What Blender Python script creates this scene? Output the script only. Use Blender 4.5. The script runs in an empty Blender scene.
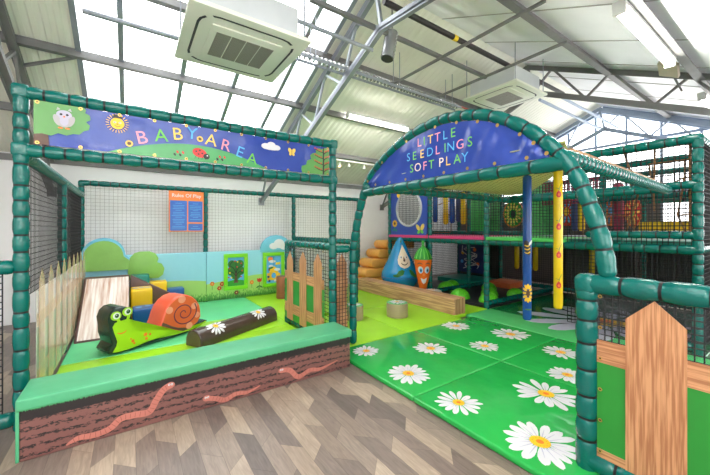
import bpy, bmesh, math, random
from mathutils import Vector, Matrix
random.seed(7)
SC = bpy.context.scene
COL = SC.collection
PI = math.pi

# ------------------------------------------------------------------ colours and materials
def lin(c):
    c = c / 255.0
    return c / 12.92 if c <= 0.04045 else ((c + 0.055) / 1.055) ** 2.4
def rgba(r, g, b): return (lin(r), lin(g), lin(b), 1.0)

def new_mat(name):
    m = bpy.data.materials.new(name); m.use_nodes = True
    nt = m.node_tree; b = nt.nodes['Principled BSDF']
    return m, nt, b
def vary(nt, b, col, amt=0.12, scale=6.0, stretch=(1, 1, 1)):
    """base colour with a little mottling of the material itself"""
    tc = nt.nodes.new('ShaderNodeTexCoord'); mp = nt.nodes.new('ShaderNodeMapping')
    mp.inputs['Scale'].default_value = stretch
    no = nt.nodes.new('ShaderNodeTexNoise'); no.inputs['Scale'].default_value = scale
    no.inputs['Detail'].default_value = 4
    rp = nt.nodes.new('ShaderNodeValToRGB')
    rp.color_ramp.elements[0].position = 0.3; rp.color_ramp.elements[1].position = 0.7
    rp.color_ramp.elements[0].color = tuple(c * (1 - amt) for c in col[:3]) + (1,)
    rp.color_ramp.elements[1].color = tuple(min(1, c * (1 + amt)) for c in col[:3]) + (1,)
    nt.links.new(tc.outputs['Object'], mp.inputs['Vector'])
    nt.links.new(mp.outputs['Vector'], no.inputs['Vector'])
    nt.links.new(no.outputs['Fac'], rp.inputs['Fac'])
    nt.links.new(rp.outputs['Color'], b.inputs['Base Color'])
    return tc, mp, no, rp
def bump(nt, b, vec_out, scale, strength, dist=0.01, detail=3):
    no = nt.nodes.new('ShaderNodeTexNoise'); no.inputs['Scale'].default_value = scale
    no.inputs['Detail'].default_value = detail
    bp = nt.nodes.new('ShaderNodeBump'); bp.inputs['Strength'].default_value = strength
    bp.inputs['Distance'].default_value = dist
    nt.links.new(vec_out, no.inputs['Vector']); nt.links.new(no.outputs['Fac'], bp.inputs['Height'])
    nt.links.new(bp.outputs['Normal'], b.inputs['Normal'])
def vinyl(name, c, rough=0.32, amt=0.05, bs=7.0, bst=0.25, metal=0.0, scale=5.0, stretch=(1, 1, 1)):
    m, nt, b = new_mat(name)
    b.inputs['Roughness'].default_value = rough; b.inputs['Metallic'].default_value = metal
    tc, mp, no, rp = vary(nt, b, rgba(*c), amt, scale, stretch)
    if bst: bump(nt, b, tc.outputs['Object'], bs, bst)
    return m
def streak(name, c1, c2, stretch, scale=6.0, rough=0.5, lo=0.42, hi=0.6):
    """printed timber grain: noise drawn out along one axis"""
    m, nt, b = new_mat(name); b.inputs['Roughness'].default_value = rough
    tc, mp, no, rp = vary(nt, b, rgba(*c1), 0, scale, stretch)
    rp.color_ramp.elements[0].color = rgba(*c1); rp.color_ramp.elements[1].color = rgba(*c2)
    rp.color_ramp.elements[0].position = lo; rp.color_ramp.elements[1].position = hi
    no.inputs['Detail'].default_value = 6
    return m
def glow(name, c, s):
    m, nt, b = new_mat(name)
    b.inputs['Base Color'].default_value = rgba(*c)
    b.inputs['Emission Color'].default_value = rgba(*c); b.inputs['Emission Strength'].default_value = s
    tc, mp, no, rp = vary(nt, b, rgba(*c), 0.02)
    return m
def clear(name, tint, fac, rough=0.08):
    """clear sheet: mostly lets light straight through, with a glossy skin"""
    m = bpy.data.materials.new(name); m.use_nodes = True; nt = m.node_tree
    b = nt.nodes['Principled BSDF']; b.inputs['Roughness'].default_value = rough
    vary(nt, b, rgba(*tint), 0.04, 3.0)
    tr = nt.nodes.new('ShaderNodeBsdfTransparent'); mx = nt.nodes.new('ShaderNodeMixShader')
    mx.inputs[0].default_value = fac
    out = nt.nodes['Material Output']
    nt.links.new(tr.outputs[0], mx.inputs[1]); nt.links.new(b.outputs[0], mx.inputs[2])
    nt.links.new(mx.outputs[0], out.inputs['Surface'])
    return m

class NG:
    def __init__(s, nt): s.nt = nt
    def m(s, op, a, b=None, c=None):
        n = s.nt.nodes.new('ShaderNodeMath'); n.operation = op
        for i, x in enumerate((a, b, c)):
            if x is None: continue
            if isinstance(x, (int, float)): n.inputs[i].default_value = x
            else: s.nt.links.new(x, n.inputs[i])
        return n.outputs[0]

def floor_material():
    m, nt, b = new_mat('chevron_vinyl_planks'); g = NG(nt)
    tc = nt.nodes.new('ShaderNodeTexCoord'); sp = nt.nodes.new('ShaderNodeSeparateXYZ')
    nt.links.new(tc.outputs['Object'], sp.inputs[0])
    W, L = 0.118, 0.44
    u = g.m('DIVIDE', g.m('ADD', sp.outputs[0], 50.0), W)
    i = g.m('FLOOR', u); f = g.m('SUBTRACT', u, i)
    par = g.m('MODULO', i, 2.0)
    gg = g.m('ADD', g.m('MULTIPLY', par, f), g.m('MULTIPLY', g.m('SUBTRACT', 1.0, par), g.m('SUBTRACT', 1.0, f)))
    v = g.m('ADD', g.m('DIVIDE', g.m('ADD', sp.outputs[1], 50.0), L), g.m('MULTIPLY', gg, W / L))
    v = g.m('ADD', v, g.m('MULTIPLY', i, 0.37))
    j = g.m('FLOOR', v); fv = g.m('SUBTRACT', v, j)
    cmb = nt.nodes.new('ShaderNodeCombineXYZ'); nt.links.new(i, cmb.inputs[0]); nt.links.new(j, cmb.inputs[1])
    wn = nt.nodes.new('ShaderNodeTexWhiteNoise'); wn.noise_dimensions = '2D'
    nt.links.new(cmb.outputs[0], wn.inputs['Vector'])
    rp = nt.nodes.new('ShaderNodeValToRGB'); cr = rp.color_ramp
    cols = [(0.0, (112, 98, 92)), (0.25, (140, 122, 112)), (0.45, (160, 141, 127)), (0.62, (128, 112, 105)), (0.8, (178, 156, 137)), (1.0, (192, 171, 150))]
    cr.elements[0].position = 0; cr.elements[0].color = rgba(*cols[0][1])
    cr.elements[1].position = 1; cr.elements[1].color = rgba(*cols[-1][1])
    for p, c in cols[1:-1]:
        e = cr.elements.new(p); e.color = rgba(*c)
    nt.links.new(wn.outputs['Value'], rp.inputs['Fac'])
    mp = nt.nodes.new('ShaderNodeMapping'); mp.inputs['Scale'].default_value = (30, 3.5, 1)
    nt.links.new(tc.outputs['Object'], mp.inputs['Vector'])
    ad = nt.nodes.new('ShaderNodeVectorMath'); ad.operation = 'ADD'
    nt.links.new(mp.outputs[0], ad.inputs[0]); nt.links.new(wn.outputs['Color'], ad.inputs[1])
    no = nt.nodes.new('ShaderNodeTexNoise'); no.inputs['Scale'].default_value = 1.6; no.inputs['Detail'].default_value = 6
    no.inputs['Distortion'].default_value = 1.2
    nt.links.new(ad.outputs[0], no.inputs['Vector'])
    gr = g.m('MULTIPLY_ADD', no.outputs['Fac'], 0.75, 0.42)
    e1 = g.m('GREATER_THAN', g.m('MINIMUM', f, g.m('SUBTRACT', 1.0, f)), 0.014)
    e2 = g.m('GREATER_THAN', g.m('MINIMUM', fv, g.m('SUBTRACT', 1.0, fv)), 0.005)
    ed = g.m('MULTIPLY_ADD', g.m('MULTIPLY', e1, e2), 0.35, 0.65)
    mx = nt.nodes.new('ShaderNodeVectorMath'); mx.operation = 'SCALE'
    nt.links.new(rp.outputs['Color'], mx.inputs[0]); nt.links.new(g.m('MULTIPLY', gr, ed), mx.inputs['Scale'])
    nt.links.new(mx.outputs[0], b.inputs['Base Color'])
    b.inputs['Roughness'].default_value = 0.38
    return m
def ribbed(name, c, axis, period, strength, rough=0.5):
    m, nt, b = new_mat(name); g = NG(nt); b.inputs['Roughness'].default_value = rough
    tc, mp, no, rp = vary(nt, b, rgba(*c), 0.05, 1.5)
    sp = nt.nodes.new('ShaderNodeSeparateXYZ'); nt.links.new(tc.outputs['Object'], sp.inputs[0])
    s = g.m('SINE', g.m('MULTIPLY', sp.outputs[axis], 2 * PI / period))
    s = g.m('MINIMUM', g.m('MAXIMUM', g.m('MULTIPLY', s, 2.5), -1.0), 1.0)
    bp = nt.nodes.new('ShaderNodeBump'); bp.inputs['Strength'].default_value = strength; bp.inputs['Distance'].default_value = 0.012
    nt.links.new(s, bp.inputs['Height']); nt.links.new(bp.outputs[0], b.inputs['Normal'])
    return m
def earth_material():
    """printed soil: pinkish brown with black broken scribbles, dark band along the top"""
    m, nt, b = new_mat('printed_earth'); g = NG(nt); b.inputs['Roughness'].default_value = 0.42
    tc = nt.nodes.new('ShaderNodeTexCoord'); sp = nt.nodes.new('ShaderNodeSeparateXYZ')
    nt.links.new(tc.outputs['Object'], sp.inputs[0])
    n1 = nt.nodes.new('ShaderNodeTexNoise'); n1.inputs['Scale'].default_value = 42; n1.inputs['Detail'].default_value = 6
    n1.inputs['Roughness'].default_value = 0.75
    mp = nt.nodes.new('ShaderNodeMapping'); mp.inputs['Scale'].default_value = (0.75, 1, 1.7)
    nt.links.new(tc.outputs['Object'], mp.inputs[0]); nt.links.new(mp.outputs[0], n1.inputs['Vector'])
    n2 = nt.nodes.new('ShaderNodeTexNoise'); n2.inputs['Scale'].default_value = 2.6; n2.inputs['Detail'].default_value = 2
    nt.links.new(tc.outputs['Object'], n2.inputs['Vector'])
    # rows of scribble, a row every 52 mm
    ph = g.m('ADD', g.m('DIVIDE', sp.outputs[2], 0.056), g.m('MULTIPLY', n2.outputs['Fac'], 1.3))
    row = g.m('MULTIPLY_ADD', g.m('SINE', g.m('MULTIPLY', ph, 2 * PI)), 0.5, 0.5)
    s = g.m('GREATER_THAN', g.m('ADD', g.m('MULTIPLY', row, 0.17), n1.outputs['Fac']), 0.65)
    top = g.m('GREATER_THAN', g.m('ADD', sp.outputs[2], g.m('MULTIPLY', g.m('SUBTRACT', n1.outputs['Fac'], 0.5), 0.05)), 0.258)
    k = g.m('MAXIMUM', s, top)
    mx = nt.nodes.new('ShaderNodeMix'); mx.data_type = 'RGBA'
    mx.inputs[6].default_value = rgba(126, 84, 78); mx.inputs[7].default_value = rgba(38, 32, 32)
    nt.links.new(k, mx.inputs[0]); nt.links.new(mx.outputs[2], b.inputs['Base Color'])
    return m
def mural_material():
    """printed sky above, rolling grass below, hill line a slow curve along the wall"""
    m, nt, b = new_mat('printed_sky_and_meadow'); g = NG(nt); b.inputs['Roughness'].default_value = 0.4
    tc = nt.nodes.new('ShaderNodeTexCoord'); sp = nt.nodes.new('ShaderNodeSeparateXYZ')
    nt.links.new(tc.outputs['Object'], sp.inputs[0])
    x, z = sp.outputs[0], sp.outputs[2]
    no = nt.nodes.new('ShaderNodeTexNoise'); no.inputs['Scale'].default_value = 34; no.inputs['Detail'].default_value = 4
    mp = nt.nodes.new('ShaderNodeMapping'); mp.inputs['Scale'].default_value = (2.2, 1, .6)
    nt.links.new(tc.outputs['Object'], mp.inputs[0]); nt.links.new(mp.outputs[0], no.inputs['Vector'])
    hill = g.m('MULTIPLY_ADD', g.m('SINE', g.m('MULTIPLY_ADD', x, 1.9, 1.1)), 0.075, 0.46)
    a = g.m('LESS_THAN', z, hill)
    tuft = g.m('LESS_THAN', z, g.m('MULTIPLY_ADD', no.outputs['Fac'], 0.42, -0.01))
    m1 = nt.nodes.new('ShaderNodeMix'); m1.data_type = 'RGBA'
    m1.inputs[6].default_value = rgba(144, 206, 222); m1.inputs[7].default_value = rgba(164, 204, 110)
    nt.links.new(a, m1.inputs[0])
    m2 = nt.nodes.new('ShaderNodeMix'); m2.data_type = 'RGBA'; m2.inputs[7].default_value = rgba(98, 158, 68)
    nt.links.new(tuft, m2.inputs[0]); nt.links.new(m1.outputs[2], m2.inputs[6])
    nt.links.new(m2.outputs[2], b.inputs['Base Color'])
    bump(nt, b, tc.outputs['Object'], 9, 0.25)
    return m

M = {}
M['teal'] = vinyl('teal_foam_sleeve', (2, 100, 92), 0.2, 0.06, 26, 0.45)
M['tie'] = vinyl('black_cable_tie', (8, 8, 9), 0.6, 0.05, 20, 0)
M['net_black'] = vinyl('black_net_cord', (24, 24, 26), 0.7, 0.1, 20, 0)
M['net_grey'] = vinyl('grey_net_cord', (168, 162, 160), 0.7, 0.1, 20, 0)
M['net_green'] = vinyl('green_net_cord', (20, 96, 50), 0.6, 0.1, 20, 0)
M['rope'] = vinyl('brown_rope', (132, 92, 52), 0.8, 0.15, 60, 0.3)
M['wall'] = vinyl('white_wall_paint', (250, 249, 248), 0.6, 0.02, 20, 0.05)
M['wall_dark'] = vinyl('dark_dado_board', (84, 74, 68), 0.6, 0.1, 12, 0.1)
M['ceil_rib'] = ribbed('ribbed_roof_lining', (238, 237, 224), 0, 0.11, 0.5)
M['ceil_foil'] = vinyl('white_foil_insulation', (244, 245, 250), 0.42, 0.05, 2.2, 0.6, scale=2.0)
M['steel'] = vinyl('galvanised_steel', (150, 156, 164), 0.42, 0.1, 14, 0.05, metal=0.35)
M['steel_dark'] = vinyl('dull_painted_steel', (116, 116, 115), 0.5, 0.12, 14, 0.05, metal=0.15)
M['steel_blue'] = vinyl('pale_blue_steel', (150, 164, 184), 0.45, 0.08, 14, 0.05, metal=0.2)
M['black_pipe'] = vinyl('black_pipe_lagging', (42, 38, 38), 0.5, 0.1, 20, 0.2)
M['yellow_tape'] = vinyl('yellow_tape', (238, 206, 30), 0.4, 0.04, 20, 0)
M['red_stripe'] = vinyl('red_conduit', (196, 92, 74), 0.5, 0.05, 20, 0)
M['ac_white'] = vinyl('ac_cream_plastic', (222, 224, 208), 0.4, 0.02, 20, 0)
M['ac_grey'] = vinyl('ac_grey_cover', (196, 200, 202), 0.45, 0.04, 8, 0.3)
M['ac_slot'] = vinyl('ac_slot_black', (46, 48, 46), 0.5, 0.05, 20, 0)
M['ac_grille'] = ribbed('ac_grille', (150, 146, 134), 0, 0.012, 0.9)
M['lamp'] = glow('fluorescent_tube', (255, 252, 244), 60)
M['spot'] = glow('warm_spot', (255, 214, 150), 12)
M['white_plastic'] = vinyl('white_plastic', (236, 236, 232), 0.4, 0.02, 20, 0)
M['beige'] = vinyl('beige_box', (204, 190, 168), 0.5, 0.05, 20, 0.05)
M['chrome'] = vinyl('ribbed_flue', (186, 188, 190), 0.25, 0.05, 30, 0.3, metal=0.7)
M['glass'] = clear('window_glass', (225, 240, 245), 0.06)
M['pvc'] = clear('clear_vinyl_sheet', (120, 126, 130), 0.05, 0.06)
M['pvc_soft'] = clear('washed_print_vinyl', (250, 246, 240), 0.5, 0.15)
M['pvc_picket'] = clear('washed_picket_print', (240, 206, 168), 0.46, 0.2)
M['pvc_green'] = clear('washed_green_print', (170, 226, 150), 0.22, 0.2)
M['banner_blue'] = vinyl('banner_royal_blue', (50, 74, 160), 0.22, 0.05, 6, 0.9)
M['banner_green'] = vinyl('banner_hill_green', (72, 158, 92), 0.3, 0.05, 5, 0.4)
M['banner_leaf'] = vinyl('banner_tree_green', (92, 152, 78), 0.3, 0.08, 5, 0.4)
M['brass'] = vinyl('brass_eyelet', (206, 170, 96), 0.3, 0.05, 20, 0, metal=0.8)
for n_, c_ in dict(pink=(240, 156, 176), lgreen=(110, 200, 70), lyellow=(246, 206, 96), lblue=(84, 176, 232),
                   cream=(244, 222, 200), white=(226, 223, 226), black=(22, 22, 24), red=(206, 44, 40),
                   orange=(240, 120, 36), lgrey=(176, 172, 172), brown=(92, 62, 46), sunny=(246, 196, 40),
                   purple=(96, 40, 72), dgreen=(40, 112, 40), navy=(34, 52, 104), magenta=(216, 60, 124), maroon=(140, 24, 60),
                   sky=(90, 170, 224), lavender=(186, 182, 200)).items():
    M[n_] = vinyl('print_' + n_, c_, 0.4, 0.04, 20, 0)
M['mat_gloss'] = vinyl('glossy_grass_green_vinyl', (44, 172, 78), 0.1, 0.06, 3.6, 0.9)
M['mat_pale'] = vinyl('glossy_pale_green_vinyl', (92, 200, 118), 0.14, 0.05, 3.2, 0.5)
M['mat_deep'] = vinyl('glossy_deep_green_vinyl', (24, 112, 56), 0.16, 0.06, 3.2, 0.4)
M['mat_lime'] = vinyl('lime_vinyl', (154, 212, 40), 0.34, 0.04, 4, 0.3)
M['mat_teal'] = vinyl('mint_green_vinyl', (98, 204, 138), 0.4, 0.05, 4, 0.3)
M['mat_black'] = vinyl('black_play_mat', (44, 44, 46), 0.4, 0.2, 6, 0.3)
M['cover_green'] = vinyl('grass_cover_vinyl', (84, 172, 124), 0.36, 0.05, 6, 0.4)
M['fringe'] = vinyl('grass_fringe', (84, 180, 116), 0.4, 0.1, 30, 0.3, stretch=(12, 1, 1))
M['earth'] = earth_material()
M['worm'] = vinyl('worm_pink', (190, 116, 102), 0.42, 0.08, 30, 0.2)
M['worm_line'] = vinyl('worm_ring', (128, 66, 60), 0.45, 0.05, 20, 0)
M['mural'] = mural_material()
M['bush'] = vinyl('bush_print', (138, 192, 92), 0.38, 0.07, 10, 0.3)
M['bush_rim'] = vinyl('bush_light_rim', (170, 208, 92), 0.4, 0.04, 10, 0.2)
M['cloud_blue'] = vinyl('cloud_blue', (110, 190, 214), 0.38, 0.05, 10, 0.2)
M['wood_y'] = streak('timber_print_beam', (176, 128, 92), (216, 172, 128), (9, 0.55, 12), 3.2)
M['wood_end'] = streak('timber_print_end', (150, 108, 72), (188, 146, 104), (8, 8, 0.6), 3.0)
M['wood_z'] = streak('timber_print_picket', (172, 114, 76), (212, 156, 112), (1, 20, 0.8), 4.0, 0.42)
M['wood_h'] = streak('timber_print_rail', (172, 114, 76), (212, 156, 112), (0.7, 0.7, 22), 4.0, 0.42)
M['wood_ramp'] = streak('timber_print_ramp', (196, 158, 136), (244, 236, 228), (13, 0.7, 0.7), 2.2, 0.22, 0.3, 0.62)
M['stump_side'] = vinyl('stump_bark', (172, 150, 122), 0.5, 0.1, 20, 0.3, stretch=(1, 1, .3))
M['stump_top'] = vinyl('stump_green_top', (60, 160, 84), 0.4, 0.05, 10, 0.2)
M['stump_brown'] = vinyl('brown_log_bark', (156, 92, 62), 0.45, 0.15, 14, 0.3, stretch=(3, 3, .4))
M['log_dark'] = vinyl('dark_log_vinyl', (74, 60, 54), 0.2, 0.15, 10, 0.4)
M['ramp_brown'] = vinyl('chocolate_vinyl', (96, 70, 64), 0.36, 0.06, 8, 0.3)
M['block_yellow'] = vinyl('yellow_vinyl', (240, 196, 16), 0.34, 0.05, 8, 0.3)
M['block_blue'] = vinyl('blue_vinyl', (22, 86, 150), 0.34, 0.06, 8, 0.3)
M['block_teal'] = vinyl('teal_vinyl', (16, 134, 112), 0.34, 0.06, 8, 0.3)
M['snail_dark'] = vinyl('snail_dark_green_vinyl', (36, 52, 46), 0.22, 0.1, 8, 0.4)
M['snail_green'] = vinyl('snail_lime_print', (164, 212, 32), 0.3, 0.04, 8, 0.2)
M['snail_shell'] = vinyl('snail_orange_vinyl', (234, 96, 66), 0.3, 0.05, 8, 0.3)
M['snail_face'] = vinyl('snail_shell_print', (222, 102, 56), 0.32, 0.05, 8, 0.2)
M['snail_spot'] = vinyl('snail_spot', (242, 158, 128), 0.32, 0.03, 8, 0.1)
M['slide'] = vinyl('orange_slide_vinyl', (238, 172, 84), 0.36, 0.05, 6, 0.3)
M['drop'] = vinyl('droplet_blue_vinyl', (34, 138, 196), 0.2, 0.05, 5, 0.3)
M['drop_face'] = vinyl('droplet_face_print', (238, 220, 196), 0.35, 0.03, 8, 0.1)
M['carrot'] = vinyl('carrot_orange_vinyl', (236, 112, 38), 0.22, 0.06, 8, 0.3)
M['leaf'] = vinyl('leaf_green_vinyl', (56, 152, 56), 0.26, 0.1, 12, 0.3)
M['bump_green'] = vinyl('grass_tuft_vinyl', (92, 198, 40), 0.4, 0.3, 26, 0.5, scale=30)
M['bol_blue'] = vinyl('bolster_blue_vinyl', (22, 76, 150), 0.22, 0.05, 6, 0.3)
M['bol_yellow'] = vinyl('bolster_yellow_vinyl', (232, 198, 22), 0.24, 0.04, 6, 0.3)
M['panel_blue'] = vinyl('panel_blue_board', (44, 74, 170), 0.3, 0.04, 6, 0.2)
M['panel_green'] = vinyl('panel_green_mesh', (84, 196, 96), 0.5, 0.08, 6, 0.2)
M['canopy'] = vinyl('canopy_cream_mesh', (206, 206, 142), 0.6, 0.08, 30, 0.2)
M['olive'] = vinyl('olive_cord', (128, 124, 78), 0.6, 0.1, 20, 0)
_m = M['canopy']; _nt = _m.node_tree; _b = _nt.nodes['Principled BSDF']; _tl = _nt.nodes.new('ShaderNodeBsdfTranslucent'); _tl.inputs[0].default_value = rgba(236, 232, 176)
_mx = _nt.nodes.new('ShaderNodeMixShader'); _mx.inputs[0].default_value = .5
_nt.links.new(_b.outputs[0], _mx.inputs[1]); _nt.links.new(_tl.outputs[0], _mx.inputs[2]); _nt.links.new(_mx.outputs[0], _nt.nodes['Material Output'].inputs['Surface'])
M['frame_green'] = vinyl('bright_green_frame', (120, 206, 24), 0.35, 0.03, 8, 0.1)
M['sign_blue'] = vinyl('sign_blue', (52, 102, 186), 0.3, 0.05, 6, 0.3)
M['sign_orange'] = vinyl('sign_orange', (242, 132, 62), 0.3, 0.04, 6, 0.3)
M['mat_orange'] = vinyl('orange_mat', (206, 104, 56), 0.4, 0.05, 6, 0.2)
M['floor'] = floor_material()

# ------------------------------------------------------------------ mesh helpers
class MB:
    def __init__(s): s.v = []; s.f = []; s.m = []; s.s = []
    def add(s, verts, faces, mat=0, smooth=False, T=None):
        o = len(s.v)
        s.v += [tuple(T @ Vector(v)) if T is not None else tuple(v) for v in verts]
        for f in faces:
            s.f.append([i + o for i in f]); s.m.append(mat); s.s.append(smooth)
        return s
    def bm(s, bm, mat=0, smooth=False, T=None):
        bm.verts.ensure_lookup_table(); bm.verts.index_update()
        s.add([v.co.copy() for v in bm.verts], [[v.index for v in f.verts] for f in bm.faces], mat, smooth, T)
        bm.free(); return s
    def box(s, x0, x1, y0, y1, z0, z1, mat=0, bev=0.0, seg=2, T=None):
        bm = bmesh.new(); bmesh.ops.create_cube(bm, size=1)
        for v in bm.verts:
            v.co = ((x0 + x1) / 2 + v.co.x * (x1 - x0), (y0 + y1) / 2 + v.co.y * (y1 - y0), (z0 + z1) / 2 + v.co.z * (z1 - z0))
        if bev: bmesh.ops.bevel(bm, geom=bm.edges[:], offset=bev, segments=seg, affect='EDGES', profile=0.6)
        return s.bm(bm, mat, bool(bev), T)
    def prism(s, outline, d0, d1, mp, mat=0, bev=0.0, seg=3, smooth=True):
        """outline (a,b) pulled from depth d0 to d1; mp(a,b,d) -> point"""
        bm = bmesh.new()
        lo = [bm.verts.new(mp(a, b, d0)) for a, b in outline]; hi = [bm.verts.new(mp(a, b, d1)) for a, b in outline]
        n = len(lo); caps = [bm.faces.new(lo[::-1]), bm.faces.new(hi)]
        for i in range(n): bm.faces.new((lo[i], lo[(i + 1) % n], hi[(i + 1) % n], hi[i]))
        bmesh.ops.recalc_face_normals(bm, faces=bm.faces[:])
        if bev:
            es = list({e for f in caps for e in f.edges})
            bmesh.ops.bevel(bm, geom=es, offset=bev, segments=seg, affect='EDGES', profile=0.5)
        return s.bm(bm, mat, smooth)
    def beam(s, p0, p1, w, h, mat=0):
        p0, p1 = Vector(p0), Vector(p1); d = (p1 - p0); L = d.length
        if L < 1e-6: return s
        d /= L; up = Vector((0, 0, 1)) if abs(d.z) < 0.95 else Vector((0, 1, 0))
        a = d.cross(up).normalized(); b = a.cross(d)
        vs = [p + a * (sx * w / 2) + b * (sz * h / 2) for p in (p0, p1) for sx, sz in ((-1, -1), (1, -1), (1, 1), (-1, 1))]
        return s.add(vs, [(0, 1, 2, 3), (7, 6, 5, 4), (0, 4, 5, 1), (1, 5, 6, 2), (2, 6, 7, 3), (3, 7, 4, 0)], mat)
    def tube(s, pts, r, mat=0, n=10, radii=None, cap=True, smooth=True):
        pts = [Vector(p) for p in pts]; fr = frames(pts); o = []; F = []
        for k, p in enumerate(pts):
            rr = radii[k] if radii else r; a, b = fr[k]
            o += [p + (a * math.cos(2 * PI * i / n) + b * math.sin(2 * PI * i / n)) * rr for i in range(n)]
        for k in range(len(pts) - 1):
            for i in range(n):
                j = (i + 1) % n; F.append((k * n + i, k * n + j, (k + 1) * n + j, (k + 1) * n + i))
        if cap:
            F.append(tuple(range(n))[::-1]); F.append(tuple((len(pts) - 1) * n + i for i in range(n)))
        return s.add(o, F, mat, smooth)
    def lathe(s, prof, cx, cy, mat=0, n=24, smooth=True, T=None):
        """prof: (radius, z)"""
        o = []; F = []
        for r, z in prof: o += [(cx + r * math.cos(2 * PI * i / n), cy + r * math.sin(2 * PI * i / n), z) for i in range(n)]
        for k in range(len(prof) - 1):
            for i in range(n):
                j = (i + 1) % n; F.append((k * n + i, k * n + j, (k + 1) * n + j, (k + 1) * n + i))
        F.append(tuple(range(n))[::-1]); F.append(tuple((len(prof) - 1) * n + i for i in range(n)))
        return s.add(o, F, mat, smooth, T)
    def patch(s, outline, mp, mat=0, rings=3, cen=None):
        ca = cen[0] if cen else sum(a for a, b in outline) / len(outline)
        cb = cen[1] if cen else sum(b for a, b in outline) / len(outline)
        n = len(outline); o = [mp(ca, cb)]; F = []
        for k in range(1, rings + 1):
            q = k / rings; o += [mp(ca + (a - ca) * q, cb + (b - cb) * q) for a, b in outline]
        for i in range(n): F.append((0, 1 + i, 1 + (i + 1) % n))
        for k in range(rings - 1):
            for i in range(n):
                j = (i + 1) % n; F.append((1 + k * n + i, 1 + (k + 1) * n + i, 1 + (k + 1) * n + j, 1 + k * n + j))
        return s.add(o, F, mat)
    def ribbon(s, pts, widths, mp, mat=0, sub=5):
        c = smooth2(pts, sub); n = len(c); o = []; F = []
        for k, (a, b) in enumerate(c):
            q = k / (n - 1) * (len(widths) - 1); i = min(int(q), len(widths) - 2); w = widths[i] + (widths[i + 1] - widths[i]) * (q - i)
            a0, b0 = c[max(k - 1, 0)]; a1, b1 = c[min(k + 1, n - 1)]
            l = math.hypot(a1 - a0, b1 - b0) or 1; na, nb = -(b1 - b0) / l, (a1 - a0) / l
            o += [mp(a + na * w / 2, b + nb * w / 2), mp(a - na * w / 2, b - nb * w / 2)]
        for k in range(n - 1): F.append((2 * k, 2 * k + 1, 2 * k + 3, 2 * k + 2))
        return s.add(o, F, mat)
def frames(pts):
    out = []; prev = None
    for k in range(len(pts)):
        t = (pts[min(k + 1, len(pts) - 1)] - pts[max(k - 1, 0)]).normalized()
        if prev is None:
            up = Vector((0, 0, 1)) if abs(t.z) < 0.9 else Vector((1, 0, 0)); a = t.cross(up).normalized()
        else:
            a = (prev - t * prev.dot(t)).normalized()
        prev = a; out.append((a, t.cross(a)))
    return out
def smooth2(pts, sub):
    """Catmull-Rom through points of any dimension"""
    if len(pts) < 3:
        return [tuple(pts[0][d] + (pts[1][d] - pts[0][d]) * k / sub for d in range(len(pts[0]))) for k in range(sub + 1)]
    P = [pts[0]] + list(pts) + [pts[-1]]; out = []
    for i in range(1, len(P) - 2):
        for k in range(sub):
            t = k / sub
            out.append(tuple(0.5 * (2 * P[i][d] + (P[i + 1][d] - P[i - 1][d]) * t + (2 * P[i - 1][d] - 5 * P[i][d] + 4 * P[i + 1][d] - P[i + 2][d]) * t * t
                                   + (3 * P[i][d] - P[i - 1][d] - 3 * P[i + 1][d] + P[i + 2][d]) * t ** 3) for d in range(len(pts[0]))))
    out.append(tuple(pts[-1])); return out
def ell(ca, cb, ra, rb, n=24, rot=0.0):
    return [(ca + ra * math.cos(2 * PI * i / n) * math.cos(rot) - rb * math.sin(2 * PI * i / n) * math.sin(rot),
             cb + ra * math.cos(2 * PI * i / n) * math.sin(rot) + rb * math.sin(2 * PI * i / n) * math.cos(rot)) for i in range(n)]

# foam-sleeved tube: fat cushions pinched by black ties
def foam(mb, pts, r=0.058, n=12, gap=(0.105, 0.165), caps=True):
    pts = [Vector(p) for p in pts]
    cum = [0.0]
    for a, b in zip(pts, pts[1:]): cum.append(cum[-1] + (b - a).length)
    T = cum[-1]
    def at(s):
        s = max(0, min(T, s))
        for k in range(len(cum) - 1):
            if s <= cum[k + 1] or k == len(cum) - 2:
                q = (s - cum[k]) / max(1e-9, cum[k + 1] - cum[k]); return pts[k].lerp(pts[k + 1], q)
    rg = random.uniform(*gap); marks = [0.0]; s = 0
    while True:
        s += random.uniform(*gap)
        if s > T - gap[0] * 0.6: break
        marks.append(s)
    marks.append(T)
    S = []; R = []
    for k in range(len(marks) - 1):
        a, b = marks[k], marks[k + 1]; l = b - a; e = min(0.026, l * 0.2)
        prof = [(a, .80), (a + e * .35, .9), (a + e, .965), (a + l * .33, 1.02), (a + l * .67, 1.02), (b - e, .965), (b - e * .35, .9), (b - 1e-4, .80)]
        if k == 0 and caps: prof[0:2] = [(a - r * .95, .25), (a - r * .8, .62), (a - r * .4, .92), (a, .99)]
        if k == len(marks) - 2 and caps: prof[-2:] = [(b, .99), (b + r * .4, .92), (b + r * .8, .62), (b + r * .95, .25)]
        for q, f in prof: S.append(q); R.append(r * f)
    P = []
    d0 = (pts[1] - pts[0]).normalized(); d1 = (pts[-1] - pts[-2]).normalized()
    for q in S:
        P.append(pts[0] + d0 * q if q < 0 else (pts[-1] + d1 * (q - T) if q > T else at(q)))
    mb.tube(P, r, 0, n, R)
    for mk in marks[1:-1]:
        c = at(mk); d = (at(mk + .01) - at(mk - .01)).normalized()
        mb.tube([c - d * .007, c + d * .007], r * .9, 1, n, cap=True)
    return mb
FM = [M['teal'], M['tie']]

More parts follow.
